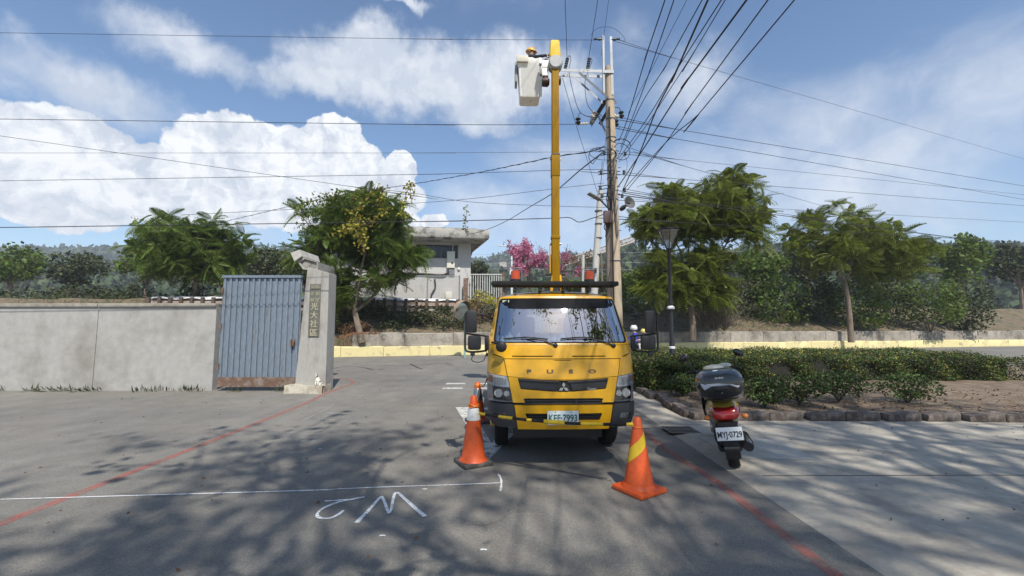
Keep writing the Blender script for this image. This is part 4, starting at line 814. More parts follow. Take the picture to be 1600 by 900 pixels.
# turret and telescopic boom with jib head, bucket hung to its left
def TL(p):                               # world point -> truck coordinates
    return Matrix.Rotation(-TR.rotation_euler.z, 3, 'Z') @ (Vector(p) - TR.location)
b0 = P(868, 441, 8.6); b1 = P(867.3, 93, 8.6); mid = lambda t: TL(b0.lerp(b1, t)); L0, L1 = TL(b0), TL(b1)
tu = MB().lathe([(.34, .95), (.34, 1.05), (.24, 1.1), (.20, 1.9), (.22, 2.1)], (L0.x, L0.y + .25, 0), 24).build('turret', M_Y, TR)
MB().box((L0.x - .02, L0.y + .15, 2.25), (.5, .5, .10), bev=.02).build('turret_head', M_BP, tu)
for x in (-.075, .10): MB().box((L0.x + x, L0.y - .02, 2.44), (.05, .12, .36), bev=.012, rot=(0, R(6 if x < 0 else -6), 0)).build('boom_cheek', M_Y, tu)
MB().box((L0.x, L0.y + .02, 2.48), (.12, .16, .36)).box((L0.x, L0.y, 2.635), (.40, .10, .05), bev=.01).build('boom_hinge', M_BP, tu)
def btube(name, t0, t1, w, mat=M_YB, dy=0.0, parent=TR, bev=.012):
    a, b = mid(t0), mid(t1); c = (a + b) / 2; d = b - a; rot = Vector((0, 0, 1)).rotation_difference(d.normalized()).to_matrix()
    return MB().box((c.x, c.y + dy, c.z), (w, w * 1.15, d.length), rot=rot, bev=bev).build(name, mat, parent)
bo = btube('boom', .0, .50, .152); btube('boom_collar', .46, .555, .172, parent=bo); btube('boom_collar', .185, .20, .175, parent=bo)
btube('boom_band', .553, .560, .178, M_BP, parent=bo)
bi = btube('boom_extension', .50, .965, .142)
bx = MB(); m_ = mid(.54)
for s in (-1, 1): bx.lathe([(.0, -.02), (.02, -.02), (.02, .02), (0, .02)], (m_.x + s * .095, m_.y, m_.z), 10, 'X')
m2 = mid(.165)
for s in (-1, 1): bx.lathe([(.0, -.02), (.025, -.02), (.025, .02), (0, .02)], (m2.x + s * .095, m2.y, m2.z), 10, 'X')
bx.build('pin', M_STEEL, bo)
MB().tube([(m2.x - .11, m2.y, 2.66), (m2.x - .115, m2.y, 3.22), (m2.x - .07, m2.y, 3.26)], .012, 6).build('hose_guide', M_Y, bo)
hd = MB().lathe([(0, -.13), (.125, -.13), (.15, -.10), (.15, .10), (.125, .13), (0, .13)], (L1.x + .0, L1.y, L1.z - .11), 24, 'Y').build('boom_head', pm('grey painted drum', (.42, .43, .43), .55, var=.12, scale=6, bump=.1), TR)
cv = MB(); cv.box((L1.x - .005, L1.y, L1.z + .20), (.235, .2, .38), bev=.03, taper=(.78, .8)); cv.build('boom_tip_cover', pm('bright yellow cover', (.80, .55, .03), .6, var=.1, scale=6, bump=.2), hd)
MB().lathe([(0, -.03), (.09, -.03), (.09, .03), (0, .03)], (L1.x + .09, L1.y + .06, L1.z - .43), 18, 'X').build('sheave', M_DG, hd)
BK = TL(P(827, 150, 9.02)); bz0 = TL(P(827, 150, 8.78)).z
MB().box((L1.x - .22, L1.y + .05, L1.z - .10), (.20, .12, .16), bev=.01).box((L1.x - .215, L1.y + .05, L1.z - .26), (.15, .1, .18), bev=.01).build('jib_bracket', M_WHT, hd)
MB().lathe([(0, -.07), (.085, -.07), (.095, -.02), (.095, .05), (.06, .08), (0, .08)], (L1.x - .20, L1.y + .05, L1.z - .47), 18, 'X').tube([(L1.x - .20, L1.y + .05, L1.z - .4), (L1.x - .2, L1.y + .05, L1.z - .2)], .05, 10).build('slew_motor', pm('dark red motor', (.06, .02, .018), .5, var=.3), hd)
MB().box((L1.x - .30, L1.y, L1.z - .20), (.05, .10, .30), bev=.01).lathe([(0, -.05), (.03, -.05), (.03, .05), (0, .05)], (L1.x - .31, L1.y - .04, L1.z - .12), 10, 'Y').build('bucket_bracket', M_STEEL, hd)
# bucket: tapered fibreglass tub with a rolled lip
bw_, bd_, bh_ = .50, .46, .86; bcx, bcy = BK.x, BK.y
def ring(z, wx, wy, r=.05, n=5):
    out = []
    for (sx, sy, a0) in ((1, 1, 0), (-1, 1, 90), (-1, -1, 180), (1, -1, 270)):
        for k in range(n): a = R(a0 + 90 * k / (n - 1)); out.append((bcx + sx * (wx / 2 - r) + r * math.cos(a), bcy + sy * (wy / 2 - r) + r * math.sin(a), z))
    return out
bkm = MB(); lv = [(bz0, .40, .38), (bz0 + .02, .43, .41), (bz0 + .70, .50, .46), (bz0 + .72, .53, .49), (bz0 + bh_, .54, .50), (bz0 + bh_, .49, .45), (bz0 + .6, .46, .42), (bz0 + .05, .39, .37)]
vs = [v for z, a, b_ in lv for v in ring(z, a, b_)]; n_ = 20
bkm.add(vs, [(k * n_ + i, k * n_ + (i + 1) % n_, (k + 1) * n_ + (i + 1) % n_, (k + 1) * n_ + i) for k in range(7) for i in range(n_)] + [tuple(range(n_))[::-1], tuple(7 * n_ + i for i in range(n_))])
bu = bkm.build('bucket', M_WHT, TR)
MB().box((bcx - .16, bcy - .27, bz0 + bh_ - .06), (.25, .07, .14), bev=.015).build('control_box', pm('cream cover', (.62, .58, .48), .6, var=.08), bu)
MB().box((bcx + .235, bcy - .2, bz0 + .25), (.04, .08, .45), bev=.01).build('mounting_rail', M_WHT, bu)
MB().box((bcx - .29, bcy, bz0 + .6), (.05, .3, .45), bev=.015).build('step_pocket', pm('step pocket grey', (.35, .34, .3), .6), bu)  # plain grey pocket on the white tub
MB().lathe([(0, -.004), (.012, -.004), (.012, .004)], (bcx + .03, bcy - .03, bz0 - .001), 8).build('drain_plug', M_BP, bu)
TRUCK_BUCKET = (TR.matrix_world.copy(), bcx, bcy, bz0)

# ================================================================ cones and barrier bar
M_OR = pm('orange cone plastic', (.66, .095, .016), .5, var=.10, scale=6, col2=(.42, .075, .03), cthr=(.5, .75)); M_BASE = pm('black rubber base', (.06, .055, .05), .85, var=.2, scale=10, col2=(.14, .125, .11))
M_REF = pm('white reflective sheet', (.66, .66, .63), .4, var=.08, scale=25, col2=(.45, .42, .38), cthr=(.5, .75)); M_SREF = pm('silver reflective sheet', (.42, .44, .45), .22, .75, var=.2, scale=12)
M_YT = pm('yellow tape', (.72, .48, .02), .5, var=.1, scale=12); M_TIE = pm('orange tie', (.8, .22, .02), .5)
def cone(label, loc, rz, h, bw, rb, rt, mbase, bands, group='traffic cones round the front of the truck', baseh=.045):
    t = thing('traffic_cone', label, 'traffic cone', loc, rz, group)
    b = MB().box((0, 0, baseh / 2), (bw, bw, baseh), bev=.014); b.build('base', mbase, t)
    f = lambda z: rb + (rt - rb) * (z - baseh) / (h - baseh)
    MB().lathe([(rb * 1.18, baseh - .002), (rb * 1.12, baseh + .015), (rb * 1.0, baseh + .03)] + [(f(z), z) for z in np.linspace(baseh + .035, h - .01, 8)] + [(rt * .8, h), (0, h)], (0, 0, 0), 28).build('body', M_OR, t)
    for (z0, z1, m, nm) in bands: MB().lathe([(f(z0) + .001, z0), (f(z0) + .0035, z0 + .003), (f(z1) + .0035, z1 - .003), (f(z1) + .001, z1)], (0, 0, 0), 28).build(nm, m, t)
    return t, f
c1 = G(739.5, 724.5); c2 = G(998.5, 767); c3 = G(746, 660)
t1, f1 = cone('orange cone with white collar and black base left of the truck bumper', (c1.x, c1.y, .004), R(28), .78, .36, .145, .036, M_BASE, [(.50, .64, M_REF, 'reflective_collar')])
MB().tube([(.06 * math.cos(a), .06 * math.sin(a), .655 + .008 * math.sin(3 * a)) for a in np.linspace(0, 6.283, 17)], .009, 6, cap=False).build('tie_strap', M_TIE, t1)
MB().tube([(.058 * math.cos(a), .058 * math.sin(a), .675 + .006 * math.cos(2 * a)) for a in np.linspace(0, 6.283, 17)], .007, 6, cap=False).build('tie_strap', M_TIE, t1)
t2, f2 = cone('orange cone with a slanting yellow stripe right of the truck bumper', (c2.x, c2.y, .004), R(33), .70, .37, .145, .032, M_OR, [])
sb_ = MB()                                # slanting stripe wrapped round the cone
def stripe(u, v):
    a = R(-175) + R(178) * u; z = .33 + .235 * u + .12 * (v - .5) * (1.2 - .3 * u); r = f2(z) + .003; an = a - R(33); return (r * math.cos(an), r * math.sin(an), z)
sb_.grid(stripe, 24, 4); sb_.build('yellow_stripe', M_YT, t2)
MB().tube([(.050 * math.cos(a), .050 * math.sin(a), .612 + .004 * math.sin(a)) for a in np.linspace(0, 6.283, 17)], .005, 6, cap=False).build('tie_strap', M_TIE, t2)
t3, f3 = cone('silver wrapped cone standing behind the white collared cone beside the truck', (c3.x, c3.y, .004), R(20), .66, .36, .135, .04, M_BASE, [(.36, .56, M_SREF, 'reflective_sleeve')])
MB().lathe([(.05, .575), (.056, .59), (.055, .625), (.045, .64)], (0, 0, 0), 16).build('tie_wrap', M_TIE, t3)
e0, e1 = P(748.5, 646, 5.0), P(989, 663, 4.22); e0.z -= .0; nseg = 60; path = bez(e0, e1, .035, nseg); tl = [(750, 759, 1), (759, 783, 0), (783, 808, 1), (808, 832, 0), (832, 839, 1), (839, 862, 0), (862, 891, 1), (891, 918, 0), (918, 948, 1), (948, 981, 0), (981, 989, 1)]
br = thing('barrier_bar', 'yellow and black banded bar tied between the two front cones before the bumper', 'barrier bar', tuple((e0 + e1) / 2))
def tp(px): return min(1, max(0, (px - 748.5) / (989 - 748.5)))
for a, b_, y in tl:
    i0, i1 = int(round(tp(a) * nseg)), int(round(tp(b_) * nseg)); r_ = .0165 if y else .0155
    if 861 < a < 863: r_ = .023
    MB().tube([p - (e0 + e1) / 2 for p in path[i0:i1 + 1]], r_, 12).build('yellow_band' if y else 'black_band', M_YT if y else M_RUB, br)
rp0 = Vector((c3.x + .03, c3.y, .625)); rp1 = Vector((-.285, 5.06, 1.0)); rr_ = thing('warning_rope', 'short yellow and black rope from the rear cone to the headlight', 'rope', tuple(rp0)); rpth = bez(rp0, rp1, .06, 18)
for i in range(0, 18, 2): MB().tube([p - rp0 for p in rpth[i:i + 3]], .008, 6).build('rope_band', M_YT if (i // 2) % 2 else M_RUB, rr_)

# ================================================================ people
M_SKIN = pm('skin', (.42, .25, .17), .6, var=.06); M_NAVY = pm('navy jacket', (.018, .025, .05), .8, var=.2, scale=14); M_HELM = pm('yellow helmet', (.78, .42, .03), .35, var=.05, coat=.4)
M_HAIR = pm('black hair', (.012, .01, .01), .6); M_BLUEJ = pm('blue jacket', (.03, .05, .40), .7, var=.15, scale=10); M_TROU = pm('dark trousers', (.02, .022, .03), .85, var=.2)
M_PLAID = pm('pink plaid jacket', (.52, .20, .17), .8, var=.25, scale=14, col2=(.62, .56, .52), cthr=(.48, .55)); M_WTR = pm('white trousers', (.7, .7, .68), .8); M_WHITEH = pm('white helmet', (.75, .75, .74), .3, coat=.4)
def figure(root, J, r, mats, matfn, name='body'):
    """J: joint positions; r: size factor; one skinned surface, five fingers and a thumb on each hand"""
    nodes = []; edges = []; ix = {}
    def nd_(k, co, rad): ix[k] = len(nodes); nodes.append((tuple(co), rad * r)); return ix[k]
    nd_('pelvis', J['pelvis'], (.15, .11) if False else .13); nd_('waist', J['waist'], .12); nd_('chest', J['chest'], .145); nd_('collar', J['collar'], .10); nd_('neck', J['neck'], .052); nd_('chin', J['chin'], .075); nd_('head', J['head'], .098); nd_('crown', J['crown'], .07)
    for a, b_ in (('pelvis', 'waist'), ('waist', 'chest'), ('chest', 'collar'), ('collar', 'neck'), ('neck', 'chin'), ('chin', 'head'), ('head', 'crown')): edges.append((ix[a], ix[b_]))
    for s in 'LR':
        nd_('sh' + s, J['sh' + s], .062); nd_('el' + s, J['el' + s], .045); nd_('wr' + s, J['wr' + s], .03); w = Vector(J['wr' + s]); e = Vector(J['el' + s]); d = (w - e).normalized()
        nd_('pa' + s, w + d * .06 * r, .036); edges += [(ix['collar'], ix['sh' + s]), (ix['sh' + s], ix['el' + s]), (ix['el' + s], ix['wr' + s]), (ix['wr' + s], ix['pa' + s])]
        nd_('hip' + s, J['hip' + s], .085); nd_('kn' + s, J['kn' + s], .06); nd_('an' + s, J['an' + s], .042); nd_('to' + s, J['to' + s], .035); edges += [(ix['pelvis'], ix['hip' + s]), (ix['hip' + s], ix['kn' + s]), (ix['kn' + s], ix['an' + s]), (ix['an' + s], ix['to' + s])]
    o = skin_mesh(name, nodes, edges, mats, matfn, root)
    for s in 'LR':
        w = Vector(J['wr' + s]); d = (w - Vector(J['el' + s])).normalized(); side = d.cross(Vector((0, 0, 1))); side = side.normalized() if side.length > .1 else Vector((1, 0, 0)); dn = side.cross(d).normalized()
        if dn.z > 0: dn = -dn
        hm = MB(); pa = w + d * .075 * r
        for k, ln in enumerate((.065, .078, .074, .058)):
            p = pa + side * (k - 1.5) * .019 * r; hm.tube([p, p + d * ln * .45 * r + dn * .006 * r, p + d * ln * .75 * r + dn * .026 * r, p + d * ln * .8 * r + dn * .05 * r], [.0095 * r, .009 * r, .008 * r, .006 * r], 6)
        p = w + d * .03 * r - side * .034 * r; hm.tube([p, p - side * .022 * r + d * .03 * r + dn * .012 * r, p - side * .018 * r + d * .055 * r + dn * .03 * r], [.012 * r, .0105 * r, .008 * r], 6)
        hm.build('hand', mats[0], o)
    hd_ = Vector(J['head']); fw = Vector(J['face']).normalized(); sd2 = fw.cross(Vector((0, 0, 1))).normalized(); fm = MB()
    fm.sphere(hd_ + fw * .098 * r + Vector((0, 0, -.012 * r)), .017 * r, 8, 6); fm.build('nose', mats[0], o)
    em_ = MB(); 
    for q in (-1, 1): em_.sphere(hd_ + fw * .088 * r + sd2 * q * .033 * r + Vector((0, 0, .012 * r)), .010 * r, 8, 6)
    em_.build('eyes', M_HAIR, o); er = MB()
    for q in (-1, 1): er.sphere(hd_ + sd2 * q * .094 * r + Vector((0, 0, -.005)), (.018 * r, .02 * r, .03 * r), 8, 6)
    er.build('ears', mats[0], o); MB().box(hd_ + fw * .092 * r - Vector((0, 0, .045 * r)), (.04 * r, .012 * r, .008 * r), rot=fw.to_track_quat('-Y', 'Z').to_matrix()).build('mouth', pm('lips', (.3, .12, .1), .6), o)
    return o
def helmet(parent, c, fw, r, mat, brim=True, full=False):
    hm = MB(); R_ = Vector(fw).normalized().to_track_quat('-Y', 'Z').to_matrix(); tmp = MB().sphere((0, 0, 0), (.125 * r, .145 * r, .125 * r), 20, 10, zr=(.5 if not full else .32, 1))
    if brim: tmp.lathe([(.125 * r, .0), (.155 * r, -.008 * r), (.15 * r, -.014 * r), (.12 * r, -.006 * r)], (0, 0, 0), 20); tmp.box((0, -.155 * r, -.012 * r), (.15 * r, .07 * r, .01 * r), bev=.003)
    tmp.box((0, 0, .118 * r), (.022 * r, .22 * r, .02 * r), bev=.006)
    hm.add([R_ @ Vector(v) + Vector(c) for v in tmp.v], tmp.f); return hm.build('helmet', mat, parent)
# worker leaning over in the bucket, reaching right towards the line
wc = TR.location + Matrix.Rotation(TR.rotation_euler.z, 3, 'Z') @ Vector((bcx, bcy, bz0)); top = P(829, 74, wc.y)
W0 = wc + Vector((0, 0, .05)); hz = top.z - wc.z - .05 - .13
wk = thing('person', 'worker in yellow helmet and navy jacket leaning in the raised white bucket', 'person', tuple(W0))
k_ = hz - .02
J = dict(pelvis=(-.05, .05, .48), waist=(-.04, .03, .62), chest=(-.01, 0, .84), collar=(.015, -.02, k_ - .17), neck=(.03, -.03, k_ - .13), chin=(.045, -.035, k_ - .08), head=(.045, -.03, k_), crown=(.035, -.02, k_ + .07), face=(.9, -.42, -.15),
         shL=(-.02, -.18, k_ - .19), elL=(.14, -.24, k_ - .23), wrL=(.33, -.20, k_ - .17), shR=(.03, .14, k_ - .19), elR=(.18, .10, k_ - .22), wrR=(.36, -.02, k_ - .16),
         hipL=(-.05, -.07, .44), knL=(.10, -.09, .30), anL=(-.02, -.09, .06), toL=(.10, -.09, .03), hipR=(-.05, .13, .44), knR=(.10, .14, .30), anR=(-.02, .14, .06), toR=(.10, .14, .03))
def mw(c):
    if c.z > k_ - .13 and c.x < .15: return 0
    if c.x > .36: return 0
    return 1 if c.z > .5 else 2
figure(wk, J, 1.0, [M_SKIN, M_NAVY, M_TROU], mw); helmet(wk, (.035, -.025, k_ + .025), (.9, -.42, -.18), .76, M_HELM)

# ================================================================ scooters
M_SBLK = pm('gloss black scooter plastic', (.012, .013, .016), .22, var=.1, coat=.5); M_SGRY = pm('silver grey trim', (.30, .32, .35), .35, .3, var=.08); M_SYEL = pm('gold scooter body', (.50, .33, .05), .3, .2, var=.1, coat=.5)
M_RED = pm('red tail lens', (.35, .012, .012), .15, coat=.8, var=.1); M_GLV = pm('pale glove cloth', (.62, .60, .50), .9, var=.15, scale=20, bump=.6)
def scooter(label, loc, rz, body, detail=True, group=None):
    """x right, y ahead, origin under the rear wheel"""
    t = thing('scooter', label, 'scooter', loc, rz, group); r = .235
    for y, nm in ((0, 'rear'), (1.27, 'front')):
        o = MB().lathe([(r * .72, -.05), (r * .92, -.055), (r, -.02), (r, .02), (r * .92, .055), (r * .72, .05)], (0, y, r), 28, 'X').build('tyre', M_RUB, t); MB().lathe([(0, -.05), (r * .3, -.05), (r * .32, -.02), (r * .7, -.03), (r * .74, .03), (r * .32, .02), (r * .3, .05), (0, .05)], (0, y, r), 20, 'X').build('rim', M_STEEL, o)
    # body shell lofted along its length: (y, z centre, half width, half height)
    def loft(name, secs, mat, sq=2.6, parent=t):
        b = MB(); n = 20; vs = []
        for (y, z, a, h) in secs:
            for k in range(n):
                c, s = math.cos(2 * math.pi * k / n), math.sin(2 * math.pi * k / n); vs.append((math.copysign(abs(c) ** (2 / sq), c) * a, y, z + math.copysign(abs(s) ** (2 / sq), s) * h))
        return b.add(vs, [(i * n + k, i * n + (k + 1) % n, (i + 1) * n + (k + 1) % n, (i + 1) * n + k) for i in range(len(secs) - 1) for k in range(n)] + [tuple(range(n))[::-1], tuple((len(secs) - 1) * n + k for k in range(n))]).build(name, mat, parent)
    loft('tail_body', [(-.25, .66, .06, .05), (-.2, .655, .13, .085), (-.05, .645, .165, .12), (.2, .60, .19, .16), (.3, .57, .185, .17)], body)
    loft('side_cowl', [(.3, .565, .182, .168), (.45, .52, .18, .2), (.62, .42, .15, .16)], M_SBLK)
    loft('seat', [(-.12, .765, .08, .02), (-.05, .775, .13, .05), (.15, .785, .16, .055), (.4, .765, .15, .06), (.62, .74, .09, .05), (.7, .72, .04, .03)], M_SBLK)
    loft('floor_board', [(.5, .28, .14, .06), (.7, .26, .17, .04), (.95, .27, .17, .04), (1.02, .32, .15, .06)], M_SBLK)
    loft('leg_shield', [(.96, .42, .16, .2), (1.02, .52, .22, .27), (1.10, .6, .22, .28), (1.18, .66, .16, .2), (1.24, .68, .07, .08)], M_SBLK)
    loft('handlebar_cover', [(.86, .97, .05, .03), (.93, .985, .13, .05), (1.03, .98, .11, .06), (1.1, .95, .05, .04)], M_SBLK)
    MB().tube(smooth_path([(-.34, .88, 1.0), (-.2, .93, 1.0), (0, .98, .98), (.2, .93, 1.0), (.34, .88, 1.0)]), .016, 8).build('handlebar', M_SBLK, t)
    for s in (-1, 1): MB().tube([(s * .34, .88, 1.0), (s * .22, .925, 1.0)], .022, 8).build('grip', M_RUB, t)
    MB().tube([(-.0, 1.06, .6), (0, 1.27, r)], .035, 8).box((0, 1.27, .40), (.12, .4, .05), bev=.02).build('front_fork', M_SBLK, t)
    MB().box((.0, .25, .26), (.26, .5, .22), bev=.05).build('engine', M_DG, t)
    MB().lathe([(0, -.28), (.05, -.28), (.065, -.2), (.065, .2), (.04, .26), (0, .26)], (.17, .05, .27), 14, 'Y').build('muffler', M_SBLK, t)
    MB().grid(lambda u, v: ((v - .5) * .15, -.02 - .30 * math.sin(R(5 + 100 * u)) * 1.0 + .02, .24 + .30 * math.cos(R(5 + 100 * u)) - .0), 10, 2).build('rear_mudguard', M_SBLK, t)
    MB().prism([(-.10, .56), (.10, .56), (.075, .30), (-.075, .30)], -.335, -.30).build('plate_bracket', M_SBLK, t)
    mr_ = []
    for s in (-1, 1):
        m = MB().tube(smooth_path([(s * .22, .94, 1.01), (s * .27, .92, 1.10), (s * .32, .90, 1.17)]), .008, 6).build('mirror_stem', M_SBLK, t)
        q = MB().sphere((0, 0, 0), (.072, .018, .045), 16, 8); an = R(38) * s; q.v = [(x * math.cos(an) + z * math.sin(an) + s * .345, y + .895, -x * math.sin(an) + z * math.cos(an) + 1.205) for x, y, z in q.v]; q.build('mirror', M_SBLK, m)
    tl_ = loft('tail_light', [(-.315, .625, .07, .035), (-.29, .63, .13, .062), (-.20, .65, .158, .072), (-.12, .66, .165, .05)], M_RED)
    if detail:
        # top box with silver band, handle recess, label
        bx_ = loft('top_box', [(-.43, .955, .15, .07), (-.41, .955, .21, .13), (-.33, .96, .245, .155), (-.15, .965, .25, .165), (.0, .965, .225, .15), (.06, .96, .15, .1)], M_SBLK, 3.0)
        MB().add([(-.24, -.36, .985), (-.165, -.445, .93), (-.09, -.448, .965), (.09, -.448, .965), (.165, -.445, .93), (.24, -.36, .985), (.21, -.40, 1.03), (-.21, -.40, 1.03)], [(0, 1, 2, 3, 4, 5, 6, 7)]).build('silver_band', M_SGRY, bx_, smooth=False)
        MB().sphere((0, -.435, .935), (.085, .02, .035), 16, 8).build('lock_handle', M_BP, bx_); MB().sphere((0, -.445, .885), .008, 8, 6).build('keyhole', M_STEEL, bx_)
        text_mesh('lettering', 'SHAD', .024, M_SIL, bx_, (0, -.437, 1.045), (R(70), 0, 0), .001, sx=1.4)
        MB().box((-.02, -.32, 1.115), (.05, .03, .004), rot=(R(15), 0, 0)).build('sticker', M_PAPER, bx_)
        MB().tube(smooth_path([(-.14, .0, .80), (-.16, -.22, .80), (0, -.30, .80), (.16, -.22, .80), (.14, 0, .80)]), .014, 8).build('grab_rail', M_SBLK, t)
        crg = MB(); crg.sphere((-.02, .0, 1.12), (.12, .16, .035), 14, 8); crg.sphere((.10, .05, 1.13), (.08, .10, .03), 12, 8); crg.build('rain_cloth', M_GLV, t)
        for s in (-1, 1): MB().sphere((s * .19, -.24, .60), (.035, .03, .028), 12, 8).build('indicator', M_AMB, t)
        # swing arm and dangling cable on the left
        MB().tube(smooth_path([(-.1, -.2, .52), (-.14, -.22, .40), (-.12, -.2, .30), (-.08, -.1, .24)]), .012, 6).build('brake_hose', M_BP, t)
    return t
SX = scooter('black and gold scooter with a black top box, partly parked on the pavement', (2.53, 5.08, .01), R(-18), M_SYEL); SX.rotation_euler = (0, R(-8), R(-22))
pl_ = MB().box((0, -.345, .44), (.26, .006, .14), bev=.003).build('number_plate', pm('white plate', (.75, .78, .8), .4, var=.02), SX)
text_mesh('lettering', 'MYJ·0729', .088, pm('plate black letters', (.012, .012, .015), .5), pl_, (0, -.349, .43), sx=.72, ext=.001, bold=.0018)
s2 = scooter('dark scooter carrying two riders past the far side of the hedge', (6.35, 18.6, 0), R(82), M_SBLK, detail=False)
s2.location = (5.74, 18.6, 0)
# riders (the scooter heads left): driver in blue, child in plaid behind
def seated(label, y, r, mats, hat, hk, sh=0):
    """y: seat position along the scooter"""
    root = thing('person', label, 'person', tuple(Vector((5.74, 18.6, 0)) + Matrix.Rotation(R(82), 3, 'Z') @ Vector((0, y, .80))), R(82)); q = r
    J = dict(pelvis=(0, 0, .08 * q), waist=(0, .02, .20 * q), chest=(0, .05 * q, .38 * q), collar=(0, .06 * q, .50 * q), neck=(0, .07 * q, .57 * q), chin=(0, .10 * q, .64 * q), head=(0, .10 * q, .71 * q), crown=(0, .08 * q, .78 * q), face=(0, 1, 0),
             shL=(-.18 * q, .05 * q, .47 * q), elL=(-.25 * q, .22 * q, .30 * q), wrL=(-.24 * q, .44 * q, .27 * q), shR=(.18 * q, .05 * q, .47 * q), elR=(.25 * q, .22 * q, .30 * q), wrR=(.24 * q, .44 * q, .27 * q),
             hipL=(-.10 * q, .03, .06 * q), knL=(-.20 * q, .36 * q, .03 * q), anL=(-.18 * q, .30 * q, -.36 * q), toL=(-.19 * q, .44 * q, -.40 * q), hipR=(.10 * q, .03, .06 * q), knR=(.20 * q, .36 * q, .03 * q), anR=(.18 * q, .30 * q, -.36 * q), toR=(.19 * q, .44 * q, -.40 * q))
    def mf(c):
        if c.z > .545 * q: return 0
        if c.z > .12 * q: return 1 if c.y < .46 * q else 0
        return 2
    figure(root, J, q, mats, mf); helmet(root, (0, .09 * q, .735 * q), (0, 1, 0), q * 1.08, hat, brim=False, full=True); return root
seated('scooter rider in a blue jacket and white helmet beyond the hedge', .42, .98, [M_SKIN, M_BLUEJ, M_TROU], M_WHITEH, 0)
seated('child passenger in pink plaid jacket and yellow helmet on the distant scooter', .04, .80, [M_SKIN, M_PLAID, M_WTR], pm('pale yellow helmet', (.75, .62, .18), .35, coat=.4), 0)

# ================================================================ cat on the pillar's plinth
ctp = P(497.5, 601, 10.56); CT = thing('cat', 'white cat with a dark patch sitting on the plinth of the stone gate pillar', 'cat', (ctp.x, 10.56, .175)); CT.scale = (1.12, 1.12, 1.12)
M_CAT = pm('white cat fur', (.72, .69, .60), .9, var=.06, scale=20, bump=.3); M_CATD = pm('dark cat fur', (.07, .06, .055), .9)
skin_mesh('body', [((.015, 0, .06), .062), ((.0, -.005, .12), .050), ((-.018, -.02, .165), .036), ((-.028, -.03, .205), .034), ((-.05, -.055, .205), .018), ((-.03, -.05, .10), .024), ((-.035, -.07, .02), .016), ((.02, -.06, .10), .022), ((.01, -.075, .02), .016), ((.05, -.03, .04), .03), ((.045, -.07, .012), .018), ((-.03, .0, .04), .028), ((-.045, -.04, .012), .016), ((.06, .04, .03), .014), ((.09, .0, .012), .012), ((.08, -.06, .010), .010)],
          [(0, 1), (1, 2), (2, 3), (3, 4), (1, 5), (5, 6), (1, 7), (7, 8), (0, 9), (9, 10), (0, 11), (11, 12), (0, 13), (13, 14), (14, 15)], [M_CAT, M_CATD], lambda c: 1 if (c.z > .19 and c.x > -.03) else 0, CT)
for x, m in ((-.045, M_CAT), (-.010, M_CATD)): MB().lathe([(.014, 0), (.010, .012), (0, .032)], (x, -.028, .232), 8).build('ear', m, CT)

# ================================================================ utility pole and everything on it
M_PCON = pm('aged concrete pole', (.47, .38, .275), .9, var=.10, scale=3, bump=.4, bscale=40, col2=(.27, .235, .19), cthr=(.5, .75), stretch=(3, 3, .6)); M_PVC = pm('dusty grey conduit', (.20, .17, .15), .7, var=.15, scale=3, stretch=(3, 3, .5))
M_ZN = pm('zinc plated steel', (.33, .35, .37), .55, .35, var=.08, scale=5); M_ZND = pm('dark steel brace', (.085, .10, .12), .5, .4, var=.15); M_WIRE = pm('black cable', (.018, .018, .02), .6, var=.1)
M_PORC = pm('porcelain insulator', (.62, .56, .44), .3, var=.15, scale=12)
D_ = 9.6; pb0 = P(961.5, 440, D_); pt0 = P(951.5, 105, D_); dx = (pt0.x - pb0.x) / (pt0.z - pb0.z); base = Vector((pb0.x - dx * pb0.z, D_, 0)); UP = thing('utility_pole', 'tall concrete utility pole with steel crossarms standing behind the truck on the right', 'utility pole', tuple(base))
def U(px, py, D=D_): return P(px, py, D) - base
ax = lambda z: Vector((dx * z, 0, z)); rz_ = lambda z: .148 - (.148 - .094) * z / pt0.z
sh_ = MB(); sh_.tube([ax(z) for z in np.linspace(0, pt0.z, 14)], [rz_(z) for z in np.linspace(0, pt0.z, 14)], 24); sh_.build('shaft', M_PCON, UP)
MB().tube([ax(.05) + Vector((-.17, -.02, 0)), ax(2.5) + Vector((-.155, -.02, 0)), ax(4.15) + Vector((-.14, -.03, 0))], .052, 12).build('conduit', M_PVC, UP)
MB().tube([ax(.05) + Vector((-.10, -.15, 0)), ax(2.5) + Vector((-.08, -.145, 0)), ax(4.6) + Vector((-.06, -.13, 0)), ax(6.6) + Vector((-.05, -.115, 0))], .018, 8).build('riser_cable', M_WIRE, UP)
MB().tube([ax(3.6) + Vector((.04, -.145, 0)), ax(4.6) + Vector((.0, -.14, 0)), ax(5.4) + Vector((.03, -.13, 0))], .028, 8).build('riser_cable', M_PVC, UP)
for z in (1.6, 3.05, 4.45, 4.95, 5.35, 5.9, 6.35, 6.8): MB().lathe([(rz_(z) + .003, -.012), (rz_(z) + .008, -.012), (rz_(z) + .008, .012), (rz_(z) + .003, .012)], ax(z), 24).build('band', M_ZND, UP)
def bar(name, a, b_, w, mat=M_ZN, h=None, parent=UP):
    a, b_ = Vector(a), Vector(b_); d = b_ - a; rot = d.to_track_quat('X', 'Z').to_matrix(); h = h or w; m = MB().box((a + b_) / 2, (d.length, w * .16, h), rot=rot); n_ = rot @ Vector((0, 1, 0)); u_ = rot @ Vector((0, 0, 1)); m.box((a + b_) / 2 + n_ * w * .415 + u_ * (h * .405), (d.length, w * .95, h * .16), rot=rot); return m.build(name, mat, parent, smooth=False)
bar('crossarm', U(877, 109.5, 9.48), U(959, 112, 9.48), .07); bar('crossarm', U(877, 117.5, 9.74), U(952, 120, 9.74), .07)
